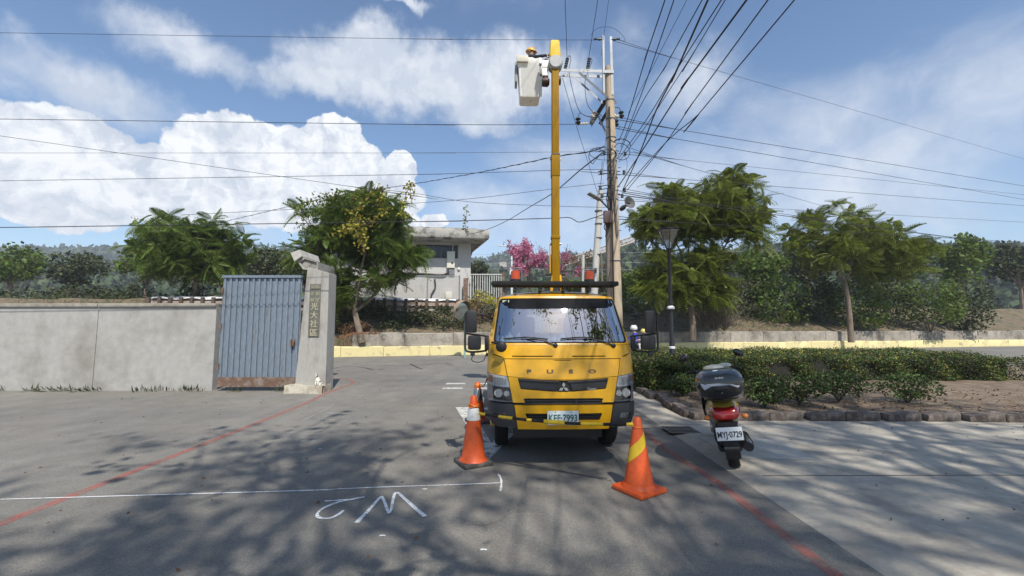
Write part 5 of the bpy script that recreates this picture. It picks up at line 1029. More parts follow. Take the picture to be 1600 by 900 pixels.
bar('brace', U(905, 113.5, 9.46), U(950, 152, 9.48), .05, M_ZND); bar('brace', U(897, 120, 9.72), U(943, 162, 9.70), .04, M_ZN)
f0, f1_ = U(942.5, 56, 9.5), U(943.5, 148, 9.5); bar('upright', f0, f1_, .055); f2_, f3_ = U(954.5, 57, 9.5), U(957, 148, 9.5); bar('upright', f2_, f3_, .055)
for (a, b_) in (((943, 62), (930, 61)), ((955, 62), (966, 61))):
    s_ = MB(); p0, p1 = U(a[0], a[1], 9.5), U(b_[0], b_[1], 9.5); s_.tube([p0, p1], .012, 6); s_.lathe([(0, -.035), (.03, -.035), (.03, -.02), (.018, 0), (.03, .02), (.03, .035), (0, .035)], p1, 12, 'X'); s_.lathe([(0, -.03), (.028, -.03), (.028, .03), (0, .03)], (p0 + p1) / 2, 12, 'X'); s_.build('shackle_insulator', M_ZND, UP)
def ribbed(name, p, q, r=.045, mat=M_PORC, n=4):
    p, q = Vector(p), Vector(q); b = MB(); pts = []; rs = []
    for k in range(n * 4 + 1): t = k / (n * 4); pts.append(p.lerp(q, t)); rs.append(r * (.5 if k % 4 in (0, 3) else 1))
    return b.tube(pts, rs, 14).build(name, mat, UP)
ribbed('pin_insulator', U(883, 108, 9.5), U(887, 90, 9.5), .042, M_ZND, 5); ribbed('pin_insulator', U(918, 108, 9.5), U(921, 90, 9.5), .042, M_ZND, 5); ribbed('insulator_base', U(918, 112, 9.5), U(918.5, 105, 9.5), .035, M_PORC, 2)
# arm pointing away to the left, its insulators and the black cutouts
za = U(947, 160).z + base.z; e_ = PZ(924, 196, za) - base; bar('side_arm', U(948, 158), e_, .075, M_ZND); zb = za - .18; bar('side_arm', PZ(950, 176, zb) - base, PZ(938, 195, zb) - base, .06, M_ZND); bar('side_arm', U(955, 163), U(963, 159), .06, M_ZND)
bar('brace', PZ(934, 182, za) - base, U(946, 208), .035, M_ZN)
for (a, b_) in (((925, 175), (934, 178)), ((923, 181), (931, 184)), ((922, 187), (929, 190))): ribbed('strain_insulator', U(*a, 9.9), U(*b_, 9.9), .045, M_PORC, 2)
M_CUT = pm('black polymer cutout', (.012, .013, .02), .35, coat=.3)
for (a, b_) in (((903, 184), (903.5, 195)), ((970, 174), (971.5, 185)), ((962, 188), (963, 198))): ribbed('cutout', U(*a), U(*b_), .062, M_CUT, 2)
ribbed('strain_insulator', U(906, 193.5), U(919, 193), .03, M_PORC, 3); ribbed('strain_insulator', U(959, 181), U(967, 183), .05, M_PORC, 2); MB().tube([U(919, 193), PZ(927, 192, za) - base], .01, 6).build('link', M_ZN, UP)
MB().tube(smooth_path([U(961, 168), U(967, 168.5), U(970, 174)]), .008, 6).build('jumper', M_WIRE, UP)
for (py, w) in ((237, .20), (244, .16), (269, .22), (274, .22), (292, .22), (297, .18), (304, .22), (309, .2)):
    p = U(949, py); MB().tube([p + Vector((-w, -.03, 0)), p + Vector((.02, -.14, 0)), p + Vector((w + .06, -.03, 0))], .010, 6).build('cable_bracket', M_ZND, UP)
for (px, py) in ((939, 269), (975, 269), (938, 293), (976, 297), (941, 306), (972, 306), (944, 238), (977, 240)): MB().lathe([(0, -.045), (.025, -.045), (.035, -.02), (.022, 0), (.035, .02), (.025, .045), (0, .045)], U(px, py, 9.52), 12).build('spool_insulator', M_ZND, UP)
def loop(name, pts, r=.008, D=9.5): return MB().tube(smooth_path([U(x, y, D) for x, y in pts], 5), r, 6).build(name, M_WIRE, UP)
loop('cable_loop', [(948, 231), (932, 231), (921, 239), (921, 249), (926, 256), (929, 252), (940, 240), (948, 238)]); loop('cable_loop', [(950, 250), (935, 249), (922, 242), (924, 233), (936, 233), (944, 238)], .006)
loop('cable_loop', [(958, 232), (966, 224), (978, 227), (984, 236), (981, 246), (972, 250), (962, 246), (958, 240)]); loop('cable_loop', [(960, 220), (972, 217), (983, 222), (985, 229)], .010); loop('cable_loop', [(952, 216), (958, 222), (962, 219), (968, 217)], .014)
loop('cable_loop', [(955, 232), (963, 240), (958, 251), (950, 262), (956, 280), (949, 300), (954, 320), (950, 345)], .013); loop('cable_loop', [(958, 226), (952, 246), (960, 262), (952, 285), (948, 312), (953, 335)], .011); loop('cable_loop', [(941, 252), (939, 285), (936, 297), (940, 310), (946, 322)], .006); loop('cable_loop', [(978, 268), (980, 258), (978, 247), (970, 240)], .004)
loop('cable_loop', [(952, 330), (948, 342), (949, 356), (955, 344), (959, 328)], .010)
jb = U(949.5, 339, 9.42); MB().box(jb, (.18, .10, .27), bev=.008).build('junction_box', pm('brown painted box', (.10, .065, .06), .6, var=.1), UP)
loop('cable_loop', [(946, 348), (944, 356), (948, 362), (946, 370)], .012, 9.4)
for i, py in enumerate((200, 262, 360, 410)): MB().tube([U(965 + i, py, 9.55), U(969 + i, py, 9.5)], .008, 5).build('climbing_bolt', M_ZND, UP)
# jumpers from the crossarm down to the insulators
def jump(pts, r, label): 
    P_ = smooth_path([P(x, y, 9.55) for x, y in pts], 5); o = thing('jumper_wire', label, 'wire', tuple(P_[0]), group='jumper wires on the pole'); MB().tube([p - P_[0] for p in P_], r, 6).build('strand', M_WIRE, o)
jump([(887, 90), (890, 87), (892, 94), (889, 112), (897, 150), (907, 176), (925, 183)], .007, 'thin jumper curving from the left crossarm insulator down to the side arm')
jump([(921, 90), (925, 95), (919, 112), (914, 130), (917, 160), (926, 174), (940, 180)], .007, 'jumper hanging from the second crossarm insulator down to the white insulators')
jump([(903, 184), (906, 177), (915, 181), (925, 183), (940, 181)], .007, 'short jumper joining the left black cutout to the side arm')
# loudspeaker horn
sp0 = P(981, 318.5, 9.45); SPK = thing('loudspeaker', 'grey horn loudspeaker fixed to the right side of the concrete pole', 'loudspeaker', tuple(sp0)); hrn = MB(); tmp = MB().lathe([(.028, .17), (.03, .08), (.055, .03), (.09, -.02), (.135, -.06), (.143, -.07), (.135, -.072), (.085, -.025), (.03, .03), (.0, .04)], (0, 0, 0), 28, 'Y'); rot = Euler((R(-14), 0, R(22))).to_matrix()
hrn.add([rot @ Vector(v) for v in tmp.v], tmp.f); hrn.build('horn', pm('grey horn', (.15, .155, .15), .45, .2, var=.1), SPK)
t_ = MB().sphere((0, -.035, 0), .035).lathe([(0, .14), (.05, .14), (.055, .2), (.045, .26), (0, .26)], (0, 0, 0), 16, 'Y'); MB().add([rot @ Vector(v) for v in t_.v], t_.f).build('driver', M_DG, SPK); MB().tube([(0, .12, 0), Vector(U(968, 326, 9.58)) + base - sp0], .012, 6).build('bracket', M_ZND, SPK)
# street light head on an arm from the pole
sl0 = P(953, 328, 9.5); SLT = thing('street_light', 'slim grey street light head on an arm from the main utility pole', 'street light', tuple(sl0)); a0 = P(938, 312.5, 9.3) - sl0; a1 = P(919.5, 302, 9.2) - sl0; MB().tube([(0, 0, 0), a0], .018, 8).build('arm', M_ZND, SLT)
MB().box((a0 + a1) / 2, ((a1 - a0).length, .14, .035), rot=(a1 - a0).to_track_quat('X', 'Z').to_matrix(), bev=.012).build('lamp_head', pm('grey lamp head', (.20, .21, .21), .5), SLT)
# second, paler pole behind, and more distant ones
def simple_pole(px0, py0, px1, py1, D, r0, r1, label, mat=M_PCON, zb=0.0, extra=None):
    a, b_ = P(px0, py0, D), P(px1, py1, D); k = (b_.x - a.x) / (b_.z - a.z); bs = Vector((a.x - k * (a.z - zb), D, zb)); t = thing('utility_pole', label, 'utility pole', tuple(bs), group='concrete poles'); MB().tube([(0, 0, 0), b_ - bs], [r0, r1], 16).build('shaft', mat, t); return t, bs
M_PALE = pm('pale concrete pole', (.52, .51, .47), .9, var=.08, scale=3, bump=.2, stretch=(3, 3, .5))
tp2, bs = simple_pole(930, 430, 938, 298, 14, .145, .09, 'slender pale concrete pole leaning right just left of the main pole', M_PALE)
MB().tube([P(941, 440, 13.9) - bs, P(939, 395, 13.9) - bs], .03, 8).build('conduit', M_PVC, tp2); MB().box(P(929, 423, 13.8) - bs, (.14, .1, .13), bev=.01).build('switch_box', M_BP, tp2)
for py in (330, 350, 372, 398): q = P(936, py, 14) - bs; MB().lathe([(.118, -.012), (.128, -.012), (.128, .012), (.118, .012)], (q.x - .02, 0, q.z), 16).build('band', M_ZND, tp2)
tp3, bs = simple_pole(911, 450, 911, 398, 33, .16, .12, 'short distant concrete pole seen among bare branches', M_PALE, 2.5)
# double-armed street light far behind
dl0 = P(799.5, 455, 46); DL = thing('street_light', 'white double armed street light standing in the distance left of the boom', 'street light', (dl0.x, 46, 2.0)); zt_ = P(799, 384.5, 46).z - 2; M_WP = pm('white painted steel', (.72, .73, .74), .5, var=.04)
MB().tube([(0, 0, 0), (0, 0, zt_)], [.13, .09], 10).build('pole', M_WP, DL); MB().tube([(-1.15, 0, zt_ + .05), (1.15, 0, zt_ - .05)], .05, 6).build('arm', M_WP, DL)
for x in (-1, 1): MB().box((x * 1.05, 0, zt_ - .02 * x + .03), (.85, .25, .09), bev=.03).build('lamp_head', M_WP, DL)
MB().box((-.15, 0, zt_ - 2.7), (.2, .2, .8), bev=.03).build('banner_box', M_WP, DL)

# ================================================================ park lamp, roadside mirror
lz0, lz1 = P(1046, 389, 13).z, P(1046, 358, 13).z; LP_ = thing('park_lamp', 'black lamp post with flared glass lantern rising out of the clipped hedge', 'lamp post', (P(1050, 540, 13).x, 13, 0)); M_LBK = pm('black painted iron', (.015, .017, .02), .4, var=.15)
MB().lathe([(.13, 0), (.12, .05), (.085, .1), (.078, 1.12), (.064, 1.16), (.062, 1.95), (.055, 2.0), (.05, lz0 - .05), (.07, lz0 - .02), (.04, lz0)], (0, 0, 0), 16).build('post', M_LBK, LP_)
for z, w in ((P(1050, 481, 13).z, .11), (P(1050, 543, 13).z, .092)): MB().lathe([(.06, -.05), (w, -.03), (w, .02), (.06, .06)], (0, 0, z), 16).build('collar', M_WP, LP_)
n6 = 6; rb_, rt_ = .07, .315; lf = MB(); ring_ = lambda r, z: [(r * math.cos(R(60 * k + 20)), r * math.sin(R(60 * k + 20)), z) for k in range(6)]
A_, B_ = ring_(rb_, lz0 + .0), ring_(rt_, lz1 - .03)
for k in range(6): lf.tube([A_[k], B_[k]], .014, 6); lf.tube([B_[k], B_[(k + 1) % 6]], .02, 6); lf.tube([A_[k], A_[(k + 1) % 6]], .016, 6)
lan = lf.build('lantern_frame', M_LBK, LP_); M_FROST = glass_mat('lantern glass', (.80, .84, .86), .25, .12)
for k in range(6): MB().add([A_[k], A_[(k + 1) % 6], B_[(k + 1) % 6], B_[k]], [(0, 1, 2, 3)]).build('pane', M_FROST, lan, smooth=False)
MB().lathe([(rt_ + .03, -.02), (rt_ + .03, 0), (rt_ * .5, .03), (0, .045)], (0, 0, lz1), 6).build('cap', M_LBK, LP_); MB().sphere((0, 0, lz0 + .2), (.05, .05, .1)).build('bulb', pm('opal bulb', (.8, .8, .78), .3), lan)
mp_ = P(722, 485, 22.3); CMR = thing('traffic_mirror', 'round convex traffic mirror with tan hood on a green post by the yellow wall', 'traffic mirror', (P(726.5, 520, 22.4).x, 22.4, 0)); M_GRN = pm('pale green post', (.25, .42, .34), .5, var=.1)
MB().tube([(0, 0, 0), (0, 0, mp_.z - .1)], .05, 12).build('post', M_GRN, CMR); ctr = mp_ - CMR.location; nrm = Vector((.72, -.68, -.14)).normalized(); Q = nrm.to_track_quat('Z', 'Y').to_matrix()
dm = MB().lathe([(.50, -.05), (.50, .0), (.46, .02), (.3, .05), (0, .07)], (0, 0, 0), 32); MB().add([Q @ Vector(v) + ctr for v in dm.v], dm.f).build('mirror_face', pm('convex mirror', (.42, .45, .42), .12, .85, var=.15, scale=3), CMR)
hm = MB(); hm.grid(lambda u, v: Q @ Vector(((.52) * math.cos(R(-35 + 250 * u)), (.52) * math.sin(R(-35 + 250 * u)), -.08 + v * (.10 + .24 * math.sin(math.pi * u)))) + ctr, 24, 4); hm.build('hood', pm('faded tan hood', (.36, .26, .18), .7, var=.1, scale=4), CMR)
bkm_ = MB().lathe([(0, -.10), (.3, -.09), (.5, -.05)], (0, 0, 0), 24); MB().add([Q @ Vector(v) + ctr for v in bkm_.v], bkm_.f).build('back_plate', MATS['faded tan hood'], CMR)

# ================================================================ overhead wires
def wire(label, pts, r, ext0=0.0, ext1=0.0, sag=0.0, twist=False, mat=None, group=None):
    """pts: world points; the ends run on past the picture by ext metres"""
    pts = [Vector(p) for p in pts]
    if ext0: d = (pts[0] - pts[1]).normalized(); pts = [pts[0] + d * ext0] + pts
    if ext1: d = (pts[-1] - pts[-2]).normalized(); pts = pts + [pts[-1] + d * ext1]
    path = bez(pts[0], pts[1], sag, 14) if len(pts) == 2 else smooth_path(pts, 8); o = thing('overhead_wire', label, 'wire', tuple(path[0]), group=group or 'overhead wires'); b = MB()
    b.tube([p - path[0] for p in path], r, 6)
    b.build('strand', mat or M_WIRE, o)
    if twist:
        tot = 0; q = MB(); 
        fine_ = []; 
        for i in range(len(path) - 1):
            n = max(1, int((path[i + 1] - path[i]).length / .06))
            for k in range(n): fine_.append(path[i].lerp(path[i + 1], k / n))
        q.tube([p - path[0] + Vector((0, .014 * math.cos(i * .42), .016 * math.sin(i * .42))) for i, p in enumerate(fine_)], .007, 4); q.build('strand', mat or M_WIRE, o)
    return o
def za_(px, py, D=9.6): return P(px, py, D)
A1, A2 = za_, PZ
# the fan of cables passing over the viewer on the right
fan = [('leftmost thick cable of the fan rising to the upper right', [(967, 220), (980, 187), (1012, 80), (1039, 0)], .0085), ('second cable of the fan, leaving the top edge just right of the leftmost', [(970, 230), (987, 187), (1012, 120), (1053, 0)], .0075),
       ('thin grey cable between the second and fourth of the fan', [(982, 177), (990, 160), (1017, 110), (1073, 0)], .0045), ('fourth cable of the fan, meeting the top edge above the bare sky gap', [(965, 247), (1000, 167), (1040, 103), (1097, 0)], .0075),
       ('heavy black cable of the fan that dips lowest beside the horn loudspeaker', [(973, 297), (1000, 238), (1025, 173), (1057, 110), (1106, 0)], .011), ('sixth cable of the fan, reaching the top edge near the right corner', [(967, 247), (1010, 187), (1063, 100), (1127, 0)], .008),
       ('cable of the fan closest to the upper right corner', [(967, 253), (1007, 200), (1040, 150), (1087, 77), (1133, 0)], .0065), ('heaviest cable slanting from the pole to the right edge high up', [(965, 293), (1007, 230), (1073, 127), (1137, 40)], .011),
       ('upper of the two close cables slanting to the right edge', [(980, 297), (1037, 227), (1083, 160), (1137, 86)], .0075), ('lowest cable slanting from the pole to the right edge', [(973, 298), (1040, 223), (1090, 180), (1137, 124)], .0075)]
for lab, pp, r in fan:
    p0 = P(pp[0][0], pp[0][1], 9.6); z = p0.z; end = PZ(pp[-1][0], pp[-1][1], z + .15); d = Vector((end.x - p0.x, end.y - p0.y, 0)); pts = [p0]
    for (x, y) in pp[1:-1]:
        # the point on the vertical plane through the cable's two ends that is seen at this pixel
        rr = ray(x, y); n_ = Vector((-d.y, d.x, 0)); den = n_.dot(rr)
        t = n_.dot(p0 - Vector((0, 0, CAM_H))) / den if abs(den) > 1e-4 else 0
        q = Vector((0, 0, CAM_H)) + rr * t
        if t > 0 and end.y < q.y < p0.y and abs(q.z - z) < .8: pts.append(q)
    pts.append(end); wire(lab, pts, r, ext1=14)
rgt = [('upper of two dark lines leaving the black cutouts to the right', (971, 184), (1137, 215), .006), ('lower of two dark lines leaving the black cutouts to the right', (964, 197), (1137, 231), .006), ('thin grey line from the top bracket sloping down to the right edge', (966, 62), (1137, 115), .004),
       ('thin line below the cutouts running nearly level to the right', (980, 237), (1137, 257), .004), ('thin line sloping right from the cable loops towards the crown of the tree', (984, 231), (1137, 279), .005), ('thin line leaving the upper spool bracket for the right tree', (975, 269), (1117, 284), .005),
       ('dark line from the middle bracket into the right tree crown', (975, 295), (1137, 322), .006), ('thick dark cable from the lower bracket crossing the right tree crown', (972, 301), (1137, 326), .009), ('faint line just above the horn loudspeaker', (972, 309), (1137, 322), .004), ('dark cable below the horn loudspeaker entering the tree', (964, 338), (1137, 352), .007)]
for lab, a, b_, r in rgt: p0 = P(*a, 9.6); p1 = PZ(b_[0], b_[1], p0.z + .05); wire(lab, [p0, p1], r, ext1=45) if False else wire(lab, [p0, p0.lerp(p1, .5) - Vector((0, 0, .03)), p1], r, ext1=45)
def lft(lab, pts, r, D=9.6, ext=12, **k):
    p0 = P(pts[0][0], pts[0][1], D); out = [p0] + [PZ(x, y, p0.z - .0) for x, y in pts[1:]]; 
    return out
lefts = [('highest thin line crossing the big cloud to the left', [(931, 62.5), (800, 62), (630, 60.5), (462, 58)], .0045, 9.6), ('dark line crossing level above the white cumulus', [(899, 194), (800, 195), (630, 194.2), (462, 192)], .0065, 9.6), ('faint line crossing the middle of the white cumulus', [(945, 237), (800, 238), (630, 239), (462, 239)], .0035, 9.6),
         ('thin line crossing the foot of the white cumulus', [(945, 264.5), (870, 266), (700, 271.5), (560, 274), (462, 275.5)], .0055, 9.6), ('thin line sagging from upper left behind the leafy left tree', [(950, 324), (870, 322), (735, 315.5), (640, 301), (545, 291), (462, 279)], .005, 9.6),
         ('thin line climbing right from the left tree to the lower bracket', [(944, 286), (865, 295), (740, 310), (640, 318), (560, 322)], .005, 9.6), ('thick dark cable crossing in front of the left tree crown', [(925, 341), (905, 347), (889, 340), (862, 341), (740, 344.5), (640, 346.5), (462, 349)], .0095, 9.6)]
for lab, pp, r, D in lefts: wire(lab, [P(x, y, D) for x, y in pp], r, ext1=40 if 'climbing' not in lab else 4)
wire('dark cable running from the junction box out to the thick left cable', [P(952, 331, 9.5), P(940, 336, 9.55), P(932, 339, 9.58), P(925, 341, 9.6)], .009)
wire('twisted cable overgrown by yellow leaved vine, dropping to the left', [P(945, 228, 9.6), P(925, 236, 9.9), P(862, 246, 11), P(800, 259, 13), P(740, 271, 15.5), P(640, 288.5, 19), P(600, 294, 21), P(545, 302, 21.2), P(500, 311, 21.5), P(462, 320, 21.8)], .010, ext1=12, twist=True)
wire('thick black cable dropping from the pole loops to the corner of the house roof', [P(941, 239, 9.6), P(905, 267, 11.5), P(865, 301, 15), P(830, 322, 19), P(790, 346, 24), P(760, 359, 27.5), P(735, 366, 29.3)], .016)
wire('vertical overhead line meeting the left insulator on the crossarm', [P(886, 90, 9.5), PZ(883, 0, P(886, 90, 9.5).z + .6)], .006, ext1=12); wire('overhead line meeting the second insulator on the crossarm', [P(920, 90, 9.5), PZ(934, 0, P(920, 90, 9.5).z + .5)], .006, ext1=12); wire('thin overhead line rising from the top of the steel uprights', [P(943, 60, 9.5), PZ(951, 0, P(943, 60, 9.5).z + .5)], .004, ext1=12)
wire('thin arching jumper over the top of the steel uprights', [P(966, 62, 9.5), P(976, 64, 9.5), P(974, 57, 9.5), P(962, 46, 9.5), P(948, 42, 9.5), P(932, 45, 9.5), P(922, 56, 9.5)], .004)
wire('guy wire slanting down from the crossarm to the paler pole', [P(879, 122, 9.6), P(897, 185, 10.4), P(916, 245, 11.8), P(933, 300, 13.9)], .006); wire('thin line dropping beside the pole from the side arm to the paler pole', [P(948, 195, 9.7), P(944, 250, 10.5), P(940, 275, 12), P(937, 300, 13.9)], .004)
for i, (y0, y1) in enumerate(((398, 396), (412, 411), (420, 421))): wire(['upper', 'middle', 'lowest'][i] + ' of the faint distant lines level behind the double street light', [P(735, y0, 70), P(900, y1, 70)], .018, ext0=60, ext1=40, mat=M_ZN)

# ================================================================ vegetation
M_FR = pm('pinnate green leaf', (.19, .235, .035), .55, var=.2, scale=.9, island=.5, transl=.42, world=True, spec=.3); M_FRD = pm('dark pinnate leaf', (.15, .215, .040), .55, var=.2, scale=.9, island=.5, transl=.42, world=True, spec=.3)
M_YLF = pm('yellow green vine leaf', (.46, .41, .055), .6, var=.2, scale=2, island=.4, transl=.35, world=True); M_HEDGE = pm('clipped hedge leaf', (.095, .140, .036), .55, var=.25, scale=1.2, island=.8, transl=.2, world=True, spec=.35)
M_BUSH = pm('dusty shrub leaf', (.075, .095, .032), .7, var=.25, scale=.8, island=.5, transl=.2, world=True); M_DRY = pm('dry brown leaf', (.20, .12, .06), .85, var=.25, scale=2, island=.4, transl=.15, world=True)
M_BARK = pm('grey brown bark', (.20, .155, .115), .92, var=.2, scale=3, bump=.8, bscale=14, col2=(.11, .085, .065), stretch=(2, 2, .5)); M_TWIG = pm('twig', (.12, .095, .075), .9, var=.15)
M_PINK = pm('pink blossom', (.66, .23, .36), .7, var=.2, island=.3, transl=.35, scale=2, world=True); M_RUSTP = pm('rusty dry grass', (.30, .12, .05), .9, var=.25, island=.4, world=True)
def frond_template(npairs=11, droop=.35):
    """unit length leaf: rachis along +x, paired drooping leaflets made of two quads each"""
    V = []
    for i in range(npairs):
        t = .12 + .86 * i / (npairs - 1); L_ = .34 * math.sin(math.pi * (.12 + .80 * t)) ** .8; x = t; z = -droop * t * t; w = .042
        for s in (1, -1):
            a = np.array([x, 0, z]); d = np.array([.45, s * .89, -.10]); m = a + d * L_ * .55; e = a + d * L_ + np.array([0, 0, -.10 * L_ - .03]); px = np.array([w, 0, 0])
            V.append([a - px * .5, a + px * .5, m + px, m - px * .7]); V.append([m - px * .7, m + px, e + px * .3, e - px * .1])
    r = .006
    for i in range(5):
        x0, x1 = i / 5, (i + 1) / 5; V.append([[x0, -r, -droop * x0 * x0], [x1, -r * .6, -droop * x1 * x1], [x1, r * .6, -droop * x1 * x1], [x0, r, -droop * x0 * x0]])
    return np.array(V, float)
FT = [frond_template(12, d) for d in (.3, .6, .95)]
def rosette(p, n, L_, q, up=.25, spread=(0, 2 * math.pi)):
    out = []
    for k in range(n):
        T = FT[q.integers(0, 3)]; a = spread[0] + (spread[1] - spread[0]) * (k + q.uniform(-.4, .4)) / n; e = q.uniform(-.75, .95); ro = q.normal(0, .8); l_ = L_ * q.uniform(.65, 1.15)
        M_ = (Matrix.Rotation(a, 3, 'Z') @ Matrix.Rotation(-e, 3, 'Y') @ Matrix.Rotation(ro, 3, 'X')); m = np.array(M_); out.append((T @ m.T) * l_ + np.asarray(p))
    return np.concatenate(out)
def frond_tree(name, label, base, limbs, blobs_, nros, L_, mat, seed, trunk_r=.16, n_each=11, outer=14, cat='tree', group='leafy trees on the bank'):
    """limbs: polylines (world); blobs_: (centre, radii, share) ellipsoids that hold the leaf rosettes"""
    q = np.random.default_rng(seed); t = thing(name, label, cat, tuple(base), group=group); base = Vector(base); tb = MB(); nodes = []
    for (pts, r0, r1) in limbs:
        sp_ = smooth_path(pts, 5); m = len(sp_); tb.tube([p - base for p in sp_], [r0 + (r1 - r0) * (i / (m - 1)) for i in range(m)], 10); nodes += [(p, r0 + (r1 - r0) * i / (m - 1)) for i, p in enumerate(sp_) if i > m * .35]
    tb.build('trunk', M_BARK, t); tips = []
    for (c, r, sh) in blobs_:
        pts = blob_points(int(nros * sh), c, r, seed + len(tips), shell=.35, clump=.22, k=int(8 + nros * sh / 3)); tips += [Vector(p) for p in pts]
    tw = MB(); NP = np.array([tuple(n[0]) for n in nodes]); V = []; leaf_me = []
    for i, p in enumerate(tips):
        dd = np.linalg.norm(NP - np.array(p) * 1.0 + np.array([0, 0, .5]), axis=1); a, ra = nodes[int(np.argmin(dd))]; mid_ = a.lerp(p, .5) + Vector((q.normal(0, .1), q.normal(0, .1), .12)); tw.tube([a - base, mid_ - base, p - base], [min(ra, .03), .018, .008], 5, cap=False)
        V.append(rosette(tuple(p - base), n_each, L_, q))
    tw.build('branches', M_TWIG, t, smooth=False); V = np.concatenate(V); o = stuff(quads('crown', V, mat, t))
    # a few outermost leaves one can pick out
    far = sorted(tips, key=lambda p: -(p - Vector(blobs_[0][0])).length)[:outer]; lm = [quads('leaf', T * L_ * 1.15, mat).data for T in FT]
    for o_ in [o_ for o_ in C.objects if o_.name.startswith('leaf') and o_.parent is None and o_.type == 'MESH']: bpy.data.objects.remove(o_)
    for p in far:
        lf_ = bpy.data.objects.new('leaf', lm[int(q.integers(0, 3))]); C.objects.link(lf_); lf_.parent = t; lf_.location = p - base; d = p - Vector(blobs_[0][0]); lf_.rotation_euler = (q.uniform(-.4, .4), -.1, math.atan2(d.y, d.x) + q.uniform(-.5, .5))
    return t, base, tips
def PT(lst): return [P(*a) for a in lst]
# left tree
D1 = 23.6; b_ = P(566, 534, 23.2)
limbs = [(PT([(566, 536, 23.2), (561, 515, 23.3), (556, 495, 23.5), (553, 480, 23.6)]), .19, .13), (PT([(554, 482, 23.6), (540, 460, 24), (534, 430, 24.3), (530, 400, 24.6), (522, 370, 24.6)]), .10, .035),
         (PT([(554, 482, 23.6), (560, 450, 23.4), (566, 415, 23.2), (573, 388, 23.2), (585, 350, 23.4)]), .09, .03), (PT([(556, 486, 23.6), (575, 470, 23.5), (592, 452, 23.4), (604, 430, 23.5), (625, 400, 23.6)]), .10, .03),
         (PT([(553, 484, 23.6), (530, 470, 23.2), (510, 440, 22.9), (500, 400, 22.8), (492, 370, 22.8)]), .07, .02), (PT([(604, 432, 23.5), (625, 418, 23.0), (645, 405, 22.8)]), .04, .015), (PT([(573, 388, 23.2), (560, 350, 23.6), (550, 320, 24)]), .04, .015), (PT([(560, 450, 23.4), (600, 400, 24.4), (615, 350, 24.6)]), .05, .02)]
def E(px, py, D, rx, ry, rd, sh): c = P(px, py, D); s = D / FPX; return (tuple(c), (rx * s, rd, ry * s), sh)
bl = [E(578, 352, 23.8, 50, 46, 1.9, .36), E(520, 355, 23.6, 50, 42, 1.6, .20), E(600, 400, 23.4, 38, 28, 1.3, .14), E(540, 410, 23.6, 38, 40, 1.3, .12), E(645, 400, 23.0, 20, 12, .8, .05), E(560, 318, 23.6, 46, 16, 1.0, .09), E(478, 385, 23.2, 22, 30, 1.0, .04), E(528, 448, 23.4, 24, 26, 1.0, .09), E(600, 440, 23.2, 28, 16, .8, .05), E(612, 345, 23.4, 12, 34, 1.0, .04)]
frond_tree('tree', 'leafy tree with feathery leaves and pale forked trunk in front of the grey house', b_, limbs, bl, 215, .84, M_FRD, 11, n_each=9, outer=18)
# right tree, and the one that carries on to its right
b2 = P(1083, 530, 27)
limbs = [(PT([(1083, 532, 27), (1082, 505, 27), (1080, 480, 27)]), .22, .17), (PT([(1080, 482, 27), (1078, 450, 27), (1068, 420, 27), (1062, 390, 26.6), (1040, 360, 26.4)]), .12, .03), (PT([(1080, 482, 27), (1086, 445, 27), (1092, 410, 27.2), (1100, 370, 27.4), (1105, 330, 27.5)]), .12, .03),
         (PT([(1081, 480, 27), (1072, 440, 26.6), (1075, 400, 26.4), (1080, 350, 26.4)]), .09, .03), (PT([(1086, 445, 27), (1110, 420, 26.8), (1130, 390, 26.8), (1150, 350, 27)]), .08, .03), (PT([(1068, 420, 27), (1045, 400, 26.6), (1025, 385, 26.4)]), .05, .015)]
bl = [E(1080, 335, 26.8, 72, 50, 2.2, .40), E(1125, 325, 27, 60, 50, 2.2, .22), E(1025, 350, 26.4, 36, 26, 1.4, .12), E(1055, 420, 26.2, 36, 26, 1.3, .07), E(1110, 420, 26.6, 40, 30, 1.5, .09), E(1165, 370, 27, 40, 55, 1.8, .08), E(1030, 440, 26.4, 26, 20, 1.0, .05), E(1070, 450, 26.2, 34, 18, 1.0, .06), E(1120, 455, 26.2, 30, 18, 1.0, .06)]
frond_tree('tree', 'broad leafy tree behind the black park lamp, crown bright above the shaded bank', b2, limbs, bl, 300, .92, M_FR, 21, n_each=9, outer=20)
b3 = P(1330, 530, 31); limbs = [(PT([(1330, 535, 31), (1326, 480, 31), (1320, 440, 31)]), .2, .13), (PT([(1320, 440, 31), (1300, 400, 31), (1280, 360, 31)]), .08, .03), (PT([(1320, 440, 31), (1350, 390, 31), (1370, 350, 31)]), .08, .03)]
frond_tree('tree', 'feathery leaved tree on the bank farther right, beyond the broad leafy one', b3, limbs, [E(1320, 370, 31, 80, 50, 2.4, .7), E(1380, 400, 31, 50, 40, 2, .3)], 150, .95, M_FR, 31, n_each=9, outer=0)
b4 = P(300, 520, 27); limbs = [(PT([(300, 530, 27), (303, 480, 27), (306, 440, 27)]), .2, .12), (PT([(306, 440, 27), (280, 400, 27), (260, 370, 27)]), .08, .03), (PT([(306, 440, 27), (330, 400, 27), (350, 370, 27)]), .08, .03)]
frond_tree('tree', 'feathery leaved tree on the bank left of the sheet metal gate', b4, limbs, [E(300, 385, 27, 85, 45, 2.4, 1.0)], 150, .9, M_FRD, 41, n_each=9, outer=0)

